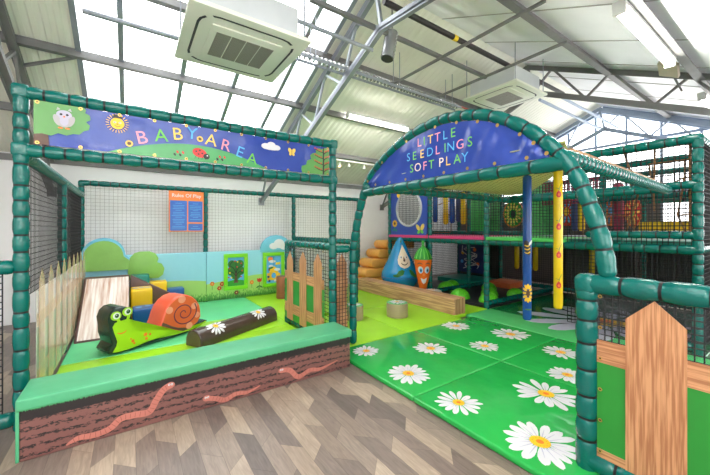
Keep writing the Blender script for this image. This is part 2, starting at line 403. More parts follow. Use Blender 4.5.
def net(mb, o, u, v, W, H, pitch=0.05, th=0.005, mat=0, wob=0.0):
    """square knotted net spanning W along u and H along v"""
    o, u, v = Vector(o), Vector(u).normalized(), Vector(v).normalized()
    nx = max(1, round(W / pitch)); ny = max(1, round(H / pitch))
    for i in range(nx + 1): mb.beam(o + u * (W * i / nx), o + u * (W * i / nx) + v * H, th, th, mat)
    for j in range(ny + 1): mb.beam(o + v * (H * j / ny), o + v * (H * j / ny) + u * W, th, th, mat)
    return mb

# ------------------------------------------------------------------ object helpers
def root_of(o):
    while o.parent: o = o.parent
    return o
def obj(name, mb, mats, parent=None, loc=None, label=None):
    if not isinstance(mats, (list, tuple)): mats = [mats]
    base = Vector(loc) if loc is not None else Vector((0, 0, 0))
    if parent is not None:
        r = root_of(parent); base = Vector(r['base']) if 'base' in r else r.location.copy()
    me = bpy.data.meshes.new(name)
    me.from_pydata([(v[0] - base.x, v[1] - base.y, v[2] - base.z) for v in mb.v], [], mb.f)
    for m in mats: me.materials.append(m)
    me.polygons.foreach_set('material_index', mb.m); me.polygons.foreach_set('use_smooth', mb.s)
    me.update()
    if any(mb.s): me.set_sharp_from_angle(angle=math.radians(42))
    o = bpy.data.objects.new(name, me); COL.objects.link(o)
    if parent is not None: o.parent = parent
    else: o.location = base
    if label: o['label'] = label
    return o
def tag(o, label, cat, group=None, kind=None):
    o['label'] = label; o['category'] = cat
    if group: o['group'] = group
    if kind: o['kind'] = kind
    return o
def thing(name, label, cat, loc, group=None):
    o = bpy.data.objects.new(name, None); o.empty_display_size = 0.1
    COL.objects.link(o); o.location = loc
    return tag(o, label, cat, group)
def struct(name, mb, mats, parent=None, label=None):
    o = obj(name, mb, mats, parent)
    if parent is None:
        o['kind'] = 'structure'; o['label'] = label or name.replace('_', ' '); o['category'] = name.split('_')[0]
    return o
_fonts = {}
def text_mb(s, size, mp, ext=0.0012, align='CENTER', off=0.0):
    cu = bpy.data.curves.new('lettering', 'FONT'); cu.body = s; cu.size = size; cu.align_x = align; cu.align_y = 'CENTER'
    cu.resolution_u = 3; cu.offset = off
    ob = bpy.data.objects.new('lettering', cu); me = bpy.data.meshes.new_from_object(ob)
    mb = MB(); mb.add([mp(v.co.x, v.co.y) for v in me.vertices], [list(p.vertices) for p in me.polygons])
    bpy.data.objects.remove(ob); bpy.data.curves.remove(cu); bpy.data.meshes.remove(me)
    return mb
def text(s, size, mp, mat, parent, name='letter', off=0.0):
    return obj(name, text_mb(s, size, mp, off=off), mat, parent)

# ------------------------------------------------------------------ camera, sky, exposure
cam = bpy.data.cameras.new('camera'); co = bpy.data.objects.new('camera', cam); COL.objects.link(co)
co.location = (0, 0, 1.5); co.rotation_euler = (PI / 2, 0, -math.radians(34.695))
cam.sensor_width = 36; cam.lens = 36 * 325 / 710; cam.shift_y = -9 / 710; cam.clip_start = 0.02
SC.camera = co
w = bpy.data.worlds.new('overcast_sky'); SC.world = w; w.use_nodes = True
bg = w.node_tree.nodes['Background']
tcw = w.node_tree.nodes.new('ShaderNodeTexCoord'); spw = w.node_tree.nodes.new('ShaderNodeSeparateXYZ')
rpw = w.node_tree.nodes.new('ShaderNodeValToRGB')
rpw.color_ramp.elements[0].position = 0.35; rpw.color_ramp.elements[0].color = (0.9, 0.89, 0.87, 1)
rpw.color_ramp.elements[1].position = 0.75; rpw.color_ramp.elements[1].color = (0.97, 0.985, 1.0, 1)
mrw = w.node_tree.nodes.new('ShaderNodeMapRange'); mrw.inputs[1].default_value = -1
w.node_tree.links.new(tcw.outputs['Generated'], spw.inputs[0]); w.node_tree.links.new(spw.outputs[2], mrw.inputs[0])
w.node_tree.links.new(mrw.outputs[0], rpw.inputs[0]); w.node_tree.links.new(rpw.outputs[0], bg.inputs[0])
bg.inputs[1].default_value = 7.0
vs = SC.view_settings; vs.view_transform = 'Standard'; vs.look = 'None'; vs.gamma = 1; vs.use_curve_mapping = False; vs.exposure = 0.02

# ------------------------------------------------------------------ the building
XL, XG, YW, YR, ZR, YV = -5.0, 9.4, 7.2, 3.05, 4.44, -1.1
SL, SR = 0.418, 0.46
def zl(y): return ZR - SL * (y - YR)
def zr_(y): return ZR - SR * (YR - y)
struct('floor', MB().box(XL, XG + .1, YV - .1, YW, -0.06, 0), M['floor'], label='grey brown chevron plank floor')
struct('wall_back', MB().box(XL, XG, YW, YW + .12, 0, zl(YW) - .02), M['wall'], label='plain white back wall behind the netting')
struct('wall_left', MB().add([(XL, YV, 0), (XL, YW, 0), (XL, YW, zl(YW)), (XL, YR, ZR), (XL, YV, zr_(YV)), (XL - .1, YV, 0), (XL - .1, YW, 0), (XL - .1, YW, zl(YW)), (XL - .1, YR, ZR), (XL - .1, YV, zr_(YV))], [(0, 1, 2, 3, 4), (9, 8, 7, 6, 5), (0, 5, 6, 1), (1, 6, 7, 2), (2, 7, 8, 3), (3, 8, 9, 4), (4, 9, 5, 0)]), M['wall'], label='white end wall on the left')
# far gable: dado, glazing above
mb = MB().box(XG, XG + .1, YV, YW, 0, 1.25).box(XG, XG + .1, 2.0, YW, 1.25, 2.25)
struct('wall_gable', mb, M['wall_dark'], label='dark boarded foot of the far gable wall')
gf = MB()
y = YV + .1
while y < YW:
    zt = (zl(y) if y > YR else zr_(y)) - .1
    gf.box(XG, XG + .05, y - .022, y + .022, 1.25, zt); y += 0.6
for z, ya, yb in ((1.27, YV, YW), (2.3, YV, YW), (3.48, 1.2, 5.1)): gf.box(XG - .01, XG + .05, ya, yb, z - .03, z + .03)
for ya, za, yb, zb in ((YW, zl(YW) - .1, YR, ZR - .08), (YR, ZR - .08, YV, zr_(YV) - .1)):
    gf.beam((XG, ya, za), (XG, yb, zb), .16, .16)
wg = struct('window_1', gf, M['steel_blue'], label='glazed gable end of steel mullions')
obj('pane', MB().add([(XG + .03, YV, 1.25), (XG + .03, YW, 1.25), (XG + .03, YW, zl(YW)), (XG + .03, YR, ZR), (XG + .03, YV, zr_(YV))], [(0, 1, 2, 3, 4)]), M['glass'], wg)
# roof: left slope with skylights, right slope
def slab(mb, x0, x1, ya, yb, zf, t=.05, mat=0):
    v = [(x, y, zf(y) + d) for d in (0, t) for x, y in ((x0, ya), (x1, ya), (x1, yb), (x0, yb))]
    mb.add(v, [(0, 3, 2, 1), (4, 5, 6, 7), (0, 1, 5, 4), (1, 2, 6, 5), (2, 3, 7, 6), (3, 0, 4, 7)], mat)
SX0, SX1, SY0, SY1 = -.52, 2.32, 3.12, 6.5
mb = MB(); slab(mb, XL, SX0, YR, YW + .2, zl); slab(mb, SX1, XG, YR, YW + .2, zl); slab(mb, SX0, SX1, YR, SY0, zl); slab(mb, SX0, SX1, SY1, YW + .2, zl)
struct('ceiling', mb, M['ceil_rib'], label='ribbed pale roof slope over the play area')
KX0, KX1, KY0, KY1 = -4.2, 1.6, -.4, 1.0  # out-of-view roof opening added for extra daylight
mb = MB(); slab(mb, XL, KX0, YV, YR, zr_); slab(mb, KX1, XG, YV, YR, zr_); slab(mb, KX0, KX1, YV, KY0, zr_); slab(mb, KX0, KX1, KY1, YR, zr_)
for x in [XL + .6 + 1.0 * k for k in range(14)]:
    if not KX0 - .05 < x < KX1 + .05: slab(mb, x - .006, x + .006, YV, YR, lambda y: zr_(y) - .008, .01, 1)
struct('ceiling_foil', mb, [M['ceil_foil'], M['lgrey']], label='white foil lined roof slope on the right')
mb = MB()
for x in (SX0 + .02, -.09, .59, 1.26, 1.93, SX1 - .04):
    mb.beam((x, SY0, zl(SY0) - .01), (x, SY1, zl(SY1) - .01), .055, .05)
sk = struct('window_2', mb, M['steel'], label='row of white skylights in the roof')
mb = MB(); slab(mb, SX0, SX1, SY0, SY1, lambda y: zl(y) + .02, .006)
obj('pane', mb, M['glass'], sk)
mb = MB()
for k in range(10): mb.beam((KX0 + .03 + k * .67, KY0, zr_(KY0) - .01), (KX0 + .03 + k * .67, KY1, zr_(KY1) - .01), .055, .05)
sk2 = struct('window_added_roof', mb, M['steel'], label='unseen skylights added in the foil roof slope to light the room')
mb = MB(); slab(mb, KX0, KX1, KY0, KY1, lambda y: zr_(y) + .02, .006); obj('pane', mb, M['glass'], sk2)
mb = MB().box(XL, XG, YV - .1, YV, 0, 1.0).box(XL, XG, YV - .1, YV, 2.2, 2.56)  # unseen side wall added to hold back light on the foreground
for x in (XL + .2, -2.2, .6, 3.4, 6.2, XG - .2): mb.box(x - .5, x + .5, YV - .1, YV, 1.0, 2.2)
struct('wall_added_right', mb, M['wall'], label='unseen white side wall with window gaps, added to cut light from behind the camera')
mb = MB().box(XL, XG, YV - .07, YV - .04, .98, 1.03).box(XL, XG, YV - .07, YV - .04, 2.17, 2.22)  # unseen windows added to let fill light in from the side
w4 = struct('window_4', mb, M['steel'], label='row of windows added in the unseen side wall to light the room')
obj('pane', MB().box(XL, XG, YV - .06, YV - .054, 1.0, 2.2), M['glass'], w4)
struct('trim_1', MB().box(XL, XG, YW - .05, YW, 2.56, 2.66), M['steel_dark'], label='dark eaves strip along the top of the white wall')

def purlin(y, zf, label, x0=XL, x1=XG, mat='steel_dark'):
    z = zf(y) - .05
    mb = MB().beam((x0, y, z), (x1, y, z), .045, .1).beam((x0, y - .03, z - .045), (x1, y - .03, z - .045), .06, .012)
    tag(obj('roof_purlin', mb, M[mat], loc=(0, y, z)), label, 'beam', 'roof purlins')
purlin(4.07, zl, 'dark steel purlin running above the cable tray on the ribbed slope')
purlin(5.03, zl, 'steel purlin crossing the middle of the skylights')
purlin(6.12, zl, 'lowest steel purlin above the white wall, carrying small spotlights')
purlin(1.85, zr_, 'steel purlin on the foil slope next to the ridge')
purlin(.9, zr_, 'steel purlin on the foil slope beside the long tube light')

def truss(x, label, mat, short=False, up=.0):
    """lattice roof frame: two chords a side and zigzag webs"""
    r = thing('roof_truss', label, 'roof truss', (x, YR, 0))
    tl0, tl1 = (YW - .02, zl(YW) - .1), (YR, ZR - .1 + up)
    bl0, bl1 = (YW - .02, 2.1), (2.95, 3.85 + up)
    tr1 = (YV, zr_(YV) - .1 + up); br1 = (1.7, 3.72) if short else (YV, 2.01 + up)
    for n_, a, b in (('top_chord', tl0, tl1), ('top_chord', tl1, tr1), ('bottom_chord', bl0, bl1), ('bottom_chord', bl1, br1)):
        m2 = MB().beam((x, a[0], a[1]), (x, b[0], b[1]), .075, .07)
        d = 0.02
        m2.beam((x - .03, a[0], a[1] - .035), (x - .03, b[0], b[1] - .035), .015, .04)
        obj(n_, m2, mat, r)
    def L(a, b, q): return (x, a[0] + (b[0] - a[0]) * q, a[1] + (b[1] - a[1]) * q)
    for (ta, tb, ba, bb) in ((tl0, tl1, bl0, bl1), (tl1, tr1, bl1, br1)):
        N = 5
        if short and ta == tl1: continue
        for k in range(N):
            p0 = L(ba, bb, k / N); p1 = L(ta, tb, (k + .5) / N); p2 = L(ba, bb, (k + 1) / N)
            obj('web', MB().beam(p0, p1, .032, .032), mat, r); obj('web', MB().beam(p1, p2, .032, .032), mat, r)
    if x < 0: obj('brace', MB().beam((x, 5.3, 3.38), (-.45, 5.03, 3.56), .03, .03), mat, r)
    obj('web', MB().beam((x, YR, ZR - .1 + up), (x, 2.95, 3.85 + up), .04, .04), mat, r)
    if x < 8: obj('wall_bracket', MB().box(x - .06, x + .06, YW - .04, YW - .005, 2.02, 2.18), mat, r)
truss(-1.05, 'grey steel lattice roof truss at the far left corner', M['steel_dark'])
truss(2.42, 'silver steel lattice roof truss beside the skylights', M['steel'], True)
truss(5.9, 'dull grey lattice roof truss crossing the foil slope', M['steel_dark'], up=.07)
truss(9.2, 'pale blue lattice truss against the glazed gable', M['steel_blue'])

# services under the roof
def pipe(name, pts, r, mat, label, cat):
    return tag(obj(name, MB().tube(pts, r, 0, 10), mat, loc=pts[0]), label, cat)
p = thing('service_pipe', 'black lagged pipe with a yellow band running under the ridge', 'pipe', (2.4, 2.76, 4.0))
obj('lagging', MB().tube([(2.3, 2.76, 4.0), (6.6, 2.76, 4.0)], .034, 0, 12), M['black_pipe'], p)
obj('marker_band', MB().tube([(3.47, 2.76, 4.0), (3.54, 2.76, 4.0)], .038, 0, 12), M['yellow_tape'], p)
tag(obj('trunking', MB().box(1.55, 4.7, 3.04, 3.085, 3.88, 3.925), M['steel_dark'], loc=(1.6, 3.06, 3.87)), 'grey square trunking parallel to the black lagged pipe', 'trunking')
pipe('conduit', [(-.4, 4.3, 3.72), (.47, 4.3, 3.72)], .028, M['steel'], 'short steel tube crossing the skylights left of the nearer air conditioner', 'pipe')
pipe('conduit', [(1.0, 3.03, 3.6), (2.35, 3.03, 3.6)], .022, M['steel'], 'thin steel tube right of the nearer air conditioner', 'pipe')
pipe('conduit', [(3.22, 1.5, 3.65), (3.22, 3.72, 3.65)], .02, M['steel_dark'], 'long cross tube passing below the black lagged pipe', 'pipe')
pipe('conduit', [(4.23, 1.72, 3.7), (4.23, 3.68, 3.7)], .02, M['steel_dark'], 'cross tube beside the smaller far air conditioner', 'pipe')
pipe('conduit', [(5.55, 2.67, 3.62), (8.2, 2.72, 3.62)], .025, M['steel_blue'], 'pale lower tie tube running to the gable from the far air conditioner', 'pipe')
pipe('conduit', [(6.2, 2.6, 3.78), (9.1, 2.66, 3.78)], .025, M['steel_blue'], 'pale upper tie tube running to the gable truss', 'pipe')
ct = thing('cable_tray', 'galvanised cable tray with wound cable beside the red conduit', 'cable tray', (1.6, 3.67, 3.6))
mb = MB()
for k in range(40): mb.box(1.56 + .08 * k, 1.568 + .08 * k, 3.60, 3.74, 3.59, 3.596)
for yy in (3.60, 3.74): mb.box(1.55, 4.75, yy - .004, yy + .004, 3.59, 3.625)
obj('tray', mb, M['steel'], ct)
hel = [(1.6 + 3.1 * k / 400, 3.67 + .036 * math.cos(k * .75), 3.645 + .036 * math.sin(k * .75)) for k in range(401)]
obj('wound_cable', MB().tube(hel, .014, 0, 6), M['chrome'], ct)
for xx in (1.9, 3.3, 4.5):
    obj('hanger_rod', MB().tube([(xx, 3.6, 3.59), (xx, 3.6, 4.12)], .006, 0, 6).tube([(xx, 3.74, 3.59), (xx, 3.74, 4.08)], .006, 0, 6), M['steel'], ct)
pipe('conduit', [(1.4, 3.95, 3.82), (5.6, 3.95, 3.82)], .016, M['red_stripe'], 'thin red conduit along the dark purlin over the cable tray', 'pipe')

fl = thing('exhaust_flue', 'open ended ribbed metal flue hanging beside the silver truss', 'flue', (2.62, 3.06, 3.55))
prof = []
for k in range(15): prof.append((.08 + (.006 if k % 2 else 0), 3.6 + .025 * k))
T = Matrix.Translation((2.62, 3.08, 3.62)) @ Matrix.Rotation(.22, 4, 'Y') @ Matrix.Translation((-2.62, -3.08, -3.62))
obj('sleeve', MB().lathe(prof, 2.62, 3.08, 0, 18, True, T), M['chrome'], fl)
obj('mouth', MB().lathe([(.07, 3.592), (.07, 3.598)], 2.62, 3.08, 0, 18, True, T), M['ac_slot'], fl)
obj('hanger', MB().tube([(2.7, 3.08, 3.94), (2.68, 3.06, 4.3)], .01, 0, 6), M['steel_dark'], fl)

def aircon(cx, cy, z, s, label):
    r = thing('air_conditioner', label, 'air conditioner', (cx, cy, z))
    h = s / 2
    obj('fascia', MB().box(cx - h, cx + h, cy - h, cy + h, z, z + .035, 0, .01), M['ac_white'], r)
    obj('casing', MB().box(cx - h * .82, cx + h * .82, cy - h * .82, cy + h * .82, z + .035, z + .3, 0, .012), M['ac_grey'], r)
    def rr(a, b, q): # rounded-square outline
        out = []
        for sx, sy, a0 in ((1, 1, 0), (-1, 1, PI / 2), (-1, -1, PI), (1, -1, 3 * PI / 2)):
            for k in range(5):
                t = a0 + k * PI / 8; out.append((cx + sx * (a - q) + q * math.cos(t), cy + sy * (b - q) + q * math.sin(t)))
        return out
    m2 = MB(); o1 = rr(h * .83, h * .83, h * .3); o0 = rr(h * .79, h * .79, h * .28); n = len(o1)
    m2.add([(x, y, z - .002) for x, y in o1 + o0], [(i, (i + 1) % n, n + (i + 1) % n, n + i) for i in range(n) if i % 5 != 2], 0)
    obj('air_slot', m2, M['ac_slot'], r)
    obj('panel', MB().box(cx - h * .6, cx + h * .6, cy - h * .6, cy + h * .6, z - .012, z, 0, .004), M['ac_white'], r)
    g_ = MB()
    for k in range(4): g_.box(cx - h * .5 + k * h * .255, cx - h * .5 + k * h * .255 + h * .235, cy - h * .42, cy + h * .42, z - .016, z - .011)
    obj('grille', g_, M['ac_grille'], r)
    for sx in (-1, 1):
        for sy in (-1, 1): obj('hanger_rod', MB().tube([(cx + sx * h * .9, cy + sy * h * .9, z + .03), (cx + sx * h * .9, cy + sy * h * .9, (zl(cy + sy * h * .9) if cy + sy * h * .9 > YR else zr_(cy + sy * h * .9)))], .007, 0, 6), M['steel'], r)
aircon(.79, 2.9, 3.05, .92, 'large cream cassette air conditioner hanging under the skylights')
aircon(5.03, 2.98, 3.63, .92, 'smaller looking far cassette air conditioner above the blue arch banner')

def tube_light(x0, x1, y, z, label):
    r = thing('tube_light', label, 'light', (x0, y, z), 'fluorescent tube lights')
    obj('housing', MB().box(x0, x1, y - .05, y + .05, z + .02, z + .075, 0, .008), M['white_plastic'], r)
    obj('diffuser', MB().tube([(x0 + .03, y, z), (x1 - .03, y, z)], .036, 0, 12), M['lamp'], r)
    for xx in (x0 + .012, x1 - .012): obj('end_cap', MB().box(xx - .016, xx + .016, y - .045, y + .045, z - .04, z + .05, 0, .006), M['white_plastic'], r)
tube_light(3.3, 4.86, .96, 3.3, 'long bright tube light on the foil roof slope at top right')
tube_light(6.6, 8.1, .98, 3.34, 'far tube light at the right edge beyond the grey truss')
tube_light(-2.6, -1.1, .4, 3.1, 'added fill tube light on the foil roof slope behind the camera')  # unseen lamp added to light the room more evenly
tube_light(-.6, .9, -.5, 2.66, 'added fill tube light low on the foil roof slope beside the camera')  # second unseen fill lamp, added beside the camera
tube_light(3.2, 4.68, 4.86, 3.52, 'tube light on the ribbed slope behind the arch')
tr = thing('spotlight_track', 'slim spotlight track with three lamps above the white back wall', 'spotlight track', (3.6, 6.06, 3.0))
obj('rail', MB().box(3.3, 4.9, 6.02, 6.05, 2.98, 3.01), M['white_plastic'], tr)
for xx, on in ((3.76, 1), (4.0, 0), (4.42, 0)):
    s_ = obj('spot_head', MB().tube([(xx, 6.03, 2.98), (xx, 6.03, 2.93)], .008, 0, 6).lathe([(.02, 2.94), (.035, 2.9), (.04, 2.86)], xx, 6.02, 0, 12), M['white_plastic'], tr)
    obj('bulb', MB().lathe([(.03, 2.852), (.02, 2.846)], xx, 6.02, 0, 12), M['spot'] if on else M['white_plastic'], s_)
sb = thing('sensor_box', 'tilted beige box fixed to the grey truss near the tube light', 'sensor box', (5.3, 1.06, 3.36))
T = Matrix.Translation((5.35, 1.07, 3.42)) @ Matrix.Rotation(.5, 4, 'X') @ Matrix.Rotation(.3, 4, 'Y')
obj('box', MB().box(-.13, .13, -.1, .1, -.02, .02, 0, .006, 2, T), M['beige'], sb)
obj('bracket', MB().tube([(5.35, 1.07, 3.44), (5.86, 1.05, 3.28)], .012, 0, 6), M['steel_dark'], sb)

# ------------------------------------------------------------------ flower prints
def daisy(parent, cx, cy, z, R, mp=None, petals=None, rot=None):
    mp = mp or (lambda a, b: (a, b, z)); petals = petals or random.choice((14, 15, 16)); rot = random.random() * 6 if rot is None else rot
    m2 = MB()
    for k in range(petals):
        t = rot + 2 * PI * k / petals + random.uniform(-.07, .07); L = R * random.uniform(.82, 1.03); w_ = R * random.uniform(.105, .14)
        ca, sa = math.cos(t), math.sin(t); dz = .0003 * (k % 3)
        o = [(.18, 0), (.3, .4), (.5, .8), (.7, 1), (.86, .86), (.955, .5), (.975, .12), (1.0, -.1), (.95, -.5), (.84, -.88), (.68, -1), (.48, -.78), (.3, -.4)]
        m2.patch([(cx + ca * a * L - sa * b * w_, cy + sa * a * L + ca * b * w_) for a, b in o],
                 lambda a, b, dz=dz: tuple(c + d for c, d in zip(mp(a, b), (0, 0, dz)) ) if mp(0, 0)[2] == mp(1, 1)[2] else mp(a, b), 0, 1)
        # grey crease drawn on the petal
        m2.ribbon([(cx + ca * .26 * L, cy + sa * .26 * L), (cx + ca * .7 * L - sa * .02 * R, cy + sa * .7 * L + ca * .02 * R)], [R * .03, R * .008], lambda a, b: up_(mp, a, b, .0012), 1, 2)
    d = obj('daisy', m2, [M['white' if R < 1 else 'lavender'], M['lavender']], parent)  # biggest daisy's petals tinted greyer to paint in shade under the deck
    c = MB().patch(ell(cx, cy, R * .24, R * .24), lambda a, b: up_(mp, a, b, .0018), 0, 1)
    c.patch(ell(cx, cy, R * .09, R * .09, 14), lambda a, b: up_(mp, a, b, .0022), 1, 1)
    for k in range(12): c.patch(ell(cx + R * .17 * math.cos(k * .52), cy + R * .17 * math.sin(k * .52), R * .014, R * .014, 6), lambda a, b: up_(mp, a, b, .0022), 1, 1)
    obj('daisy_center', c, [M['sunny'], M['orange']], d)
def up_(mp, a, b, d):
    p0 = Vector(mp(a, b)); e = 0.01
    n = (Vector(mp(a + e, b)) - p0).cross(Vector(mp(a, b + e)) - p0).normalized()
    return tuple(p0 + n * d)

# ------------------------------------------------------------------ floor mats
def soft_mat(x0, x1, y0, y1, h, mat, label, group, name='floor_mat', b=.018):
    o = obj(name, MB().box(x0 + .004, x1 - .004, y0 + .004, y1 - .004, .001, h, 0, b, 3), M[mat], loc=((x0 + x1) / 2, (y0 + y1) / 2, 0))
    o['base'] = tuple(o.location)
    return tag(o, label, 'floor mat', group)
GX = [2.0, 3.35, 4.66]
G1 = soft_mat(2.0, 3.35, 2.02, 3.32, .05, 'mat_gloss', 'glossy green daisy mat touching the brown soft wall and arch foot', 'glossy daisy mats')
G2 = soft_mat(3.35, 4.66, 2.02, 3.32, .05, 'mat_gloss', 'glossy green daisy mat beside the end of the timber beam', 'glossy daisy mats')
G3 = soft_mat(2.0, 3.35, .62, 2.02, .05, 'mat_gloss', 'glossy green daisy mat in front, with the largest daisy', 'glossy daisy mats')
G4 = soft_mat(3.35, 4.66, .62, 2.02, .05, 'mat_gloss', 'glossy green daisy mat right of the front one, under the yellow bolster', 'glossy daisy mats')
Z5 = .0505
for g_, x, y, R in ((G1, 2.3, 3.09, .175), (G1, 2.99, 2.71, .215), (G1, 2.29, 2.37, .24), (G2, 3.99, 3.12, .215), (G2, 3.6, 2.385, .19), (G2, 4.29, 2.45, .26),
                    (G3, 2.25, 1.735, .2), (G3, 3.0, 1.39, .27), (G3, 2.29, 1.1, .27), (G4, 4.15, 1.76, .22), (G4, 3.56, 1.45, .2)):
    daisy(g_, x, y, Z5, R)
soft_mat(4.66, 5.37, .62, 3.46, .05, 'mat_pale', 'paler green strip mat along the climbing frame entrance', 'entrance mats')
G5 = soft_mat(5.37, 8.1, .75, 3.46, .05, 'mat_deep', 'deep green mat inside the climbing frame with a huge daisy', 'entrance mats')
daisy(G5, 6.1, 1.95, Z5, 1.2, petals=13)
soft_mat(2.03, 3.2, 3.32, 4.72, .05, 'mat_lime', 'lime mat between the arch foot and the daisy stump', 'lime mats')
soft_mat(3.2, 4.4, 3.32, 4.72, .05, 'mat_lime', 'lime mat under the daisy stump, left of the timber beam', 'lime mats')
soft_mat(2.03, 4.4, 4.72, 7.15, .05, 'mat_lime', 'lime mat in front of the orange rolls, behind the stumps', 'lime mats')
soft_mat(4.4, 5.32, 3.46, 7.15, .05, 'mat_lime', 'lime mat strip between the timber beam and the climbing frame', 'lime mats')
# baby area floor
B = [(-.6, 1.95, 3.3, 3.95, 'mat_teal', 'mint mat running along the back of the brown soft wall'),
     (-.6, 1.95, 3.95, 4.5, 'mat_lime', 'lime mat in front of the snail rocker and the dark log'),
     (-.6, .75, 4.5, 6.82, 'mat_teal', 'mint mat under the ramp and the snail rocker'),
     (.75, 1.95, 4.5, 5.35, 'mat_lime', 'lime mat behind the dark log'),
     (.75, 1.95, 5.35, 6.82, 'mat_teal', 'mint mat in front of the tree activity panel'),
     (1.95, 3.05, 4.74, 6.82, 'mat_lime', 'lime mat around the brown stump')]
for x0, x1, y0, y1, m_, l_ in B: soft_mat(x0, x1, y0, y1, .085, m_, l_, 'baby area mats')

# ------------------------------------------------------------------ soft front wall with earth and worms
FY = 2.93
sw = thing('soft_wall', 'low brown earth print soft wall with green grass top and pink worms', 'soft play wall', (.69, 3.1, 0))
obj('body', MB().box(-.585, 1.965, FY, 3.28, 0, .385, 0, .012, 3), M['earth'], sw)
mb = MB().box(-.6, 1.98, FY - .012, 3.292, .33, .405, 0, .014, 3)
mb.box(-.6, -.583, FY - .004, 3.285, .004, .34, 0, .003)
obj('grass_cover', mb, M['cover_green'], sw)
mb = MB(); x = -.6
while x < 1.978:                      # ragged printed grass fringe hanging from the cover
    l = random.uniform(.004, .016); wd = random.uniform(.005, .009)
    mb.add([(x, FY - .011, .335), (min(1.98, x + wd), FY - .011, .335), (x + wd * .5, FY - .009, .335 - l)], [(0, 1, 2)]); x += wd * .8
obj('grass_fringe', mb, M['fringe'], sw)
wm = lambda a, b: (a, FY - .003, b)
for pts, wd, side in (([(-.356, .03), (-.29, .055), (-.199, .045), (-.119, .06), (-.053, .11), (.032, .11), (.121, .105), (.167, .18), (.214, .245), (.262, .268)], [.008, .03, .034, .036, .038, .04, .04, .04, .04, .042], 1),
                      ([(.526, .087), (.603, .06), (.671, .03), (.765, .055), (.863, .04), (.977, .07)], [.032, .034, .034, .03, .024, .006], 0),
                      ([(1.18, .155), (1.266, .135), (1.354, .05), (1.476, .085), (1.604, .07), (1.807, .11)], [.036, .038, .038, .034, .026, .006], 0)):
    wd = [q * 1.2 for q in wd]; wb = MB().ribbon(pts, wd, wm, 0, 8)
    hx, hz = pts[-1] if side else pts[0]
    wb.patch(ell(hx, hz, .03, .025), lambda a, b: (a, FY - .0034, b), 0, 1)
    c = smooth2(pts, 6)
    for k in range(4, len(c) - 4, 2):
        (a0, b0), (a1, b1) = c[k], c[k + 1]; l = math.hypot(a1 - a0, b1 - b0); na, nb = -(b1 - b0) / l, (a1 - a0) / l; h = .017
        wb.ribbon([(a0 - na * h, b0 - nb * h), (a0 + na * h, b0 + nb * h)], [.0025, .0025], lambda a, b: (a, FY - .0038, b), 1, 1)
    wo = obj('worm', wb, [M['worm'], M['worm_line']], sw)
    eb = MB()
    for dx in (-.009, .01):
        eb.patch(ell(hx + dx, hz + .006, .008, .009, 12), lambda a, b: (a, FY - .0042, b), 0, 1)
        eb.patch(ell(hx + dx, hz + .005, .0035, .004, 8), lambda a, b: (a, FY - .0046, b), 1, 1)
    obj('eyes', eb, [M['white'], M['black']], wo)

# ------------------------------------------------------------------ baby area frame
bf = thing('play_frame', 'teal foam-sleeved frame with black netting around the baby area', 'play frame', (.7, 3.4, 0))
def post(parent, x, y, z0, z1, r=.058, mats=FM): return obj('post', foam(MB(), [(x, y, z0), (x, y, z1)], r), mats, parent)
def rail(parent, a, b, r=.055, name='rail', gap=(.105, .165)): return obj(name, foam(MB(), [a, b], r, gap=gap), FM, parent)
XLP, XRP, YF, YB = -.655, 1.99, 3.345, 6.92
post(bf, XLP, YF, .06, 2.5, .046); post(bf, XRP, YF, .06, 2.5, .046)
rail(bf, (XLP, YF, 2.5), (XRP, YF, 2.5), .048); rail(bf, (XLP, YF, 2.075), (XRP, YF, 2.075), .048)
for y_ in (5.1, YB): post(bf, XLP, y_, .06, 2.06 if y_ < 6 else 2.25, .044)
rail(bf, (XLP, YF, 2.05), (XLP, 5.1, 2.05), .05, gap=(.05, .07)); rail(bf, (XLP, 5.1, 2.05), (XLP, YB, 2.05), .05)
rail(bf, (XLP, YF + .1, .13), (XLP, YB, .13), .05, gap=(.07, .1))
for x_ in (1.22, 3.08, 4.9): post(bf, x_, YB, .06, 2.25, .044)
for a, b in ((XLP, 1.22), (1.22, 3.08), (3.08, 4.9)): rail(bf, (a, YB, 2.25), (b, YB, 2.25), .046)
post(bf, XRP, 4.68, .06, 1.27, .05); rail(bf, (XRP, YF, 1.28), (XRP, 4.68, 1.28), .048); rail(bf, (XRP, YF, .13), (XRP, 4.68, .13), .05)
rail(bf, (3.12, 4.5, 1.27), (3.12, YB, 1.27), .05); post(bf, 3.12, 4.5, .06, 1.27, .05)
for nm, a in (('net', dict(o=(XLP, YF, .98), u=(0, 1, 0), v=(0, 0, 1), W=1.75, H=1.04, pitch=.045, th=.0045)),
              ('net', dict(o=(XLP, 5.1, .98), u=(0, 1, 0), v=(0, 0, 1), W=1.8, H=1.04, pitch=.045, th=.0045))):
    obj(nm, net(MB(), **a), M['net_black'], bf)
for x0, x1 in ((XLP, 1.22), (1.22, 3.08), (3.08, 4.9)):
    obj('net', net(MB(), (x0, YB, .1), (1, 0, 0), (0, 0, 1), x1 - x0, 2.13, .06, .0036), M['net_grey'], bf)
obj('net', net(MB(), (XRP, YF, .15), (0, 1, 0), (0, 0, 1), 1.33, 1.1, .045, .005), M['net_black'], bf)
obj('net', net(MB(), (3.12, 4.5, .1), (0, 1, 0), (0, 0, 1), 2.4, 1.15, .045, .005), M['net_grey'], bf)
# foam collars where rails meet the corner posts
for (x_, z_) in ((XLP, 2.075), (XRP, 2.075), (XLP, 2.5), (XRP, 2.5)):
    obj('corner_joint', MB().box(x_ - .05, x_ + .05, YF - .05, YF + .05, z_ - .052, z_ + .052, 0, .03, 4), M['teal'], bf)

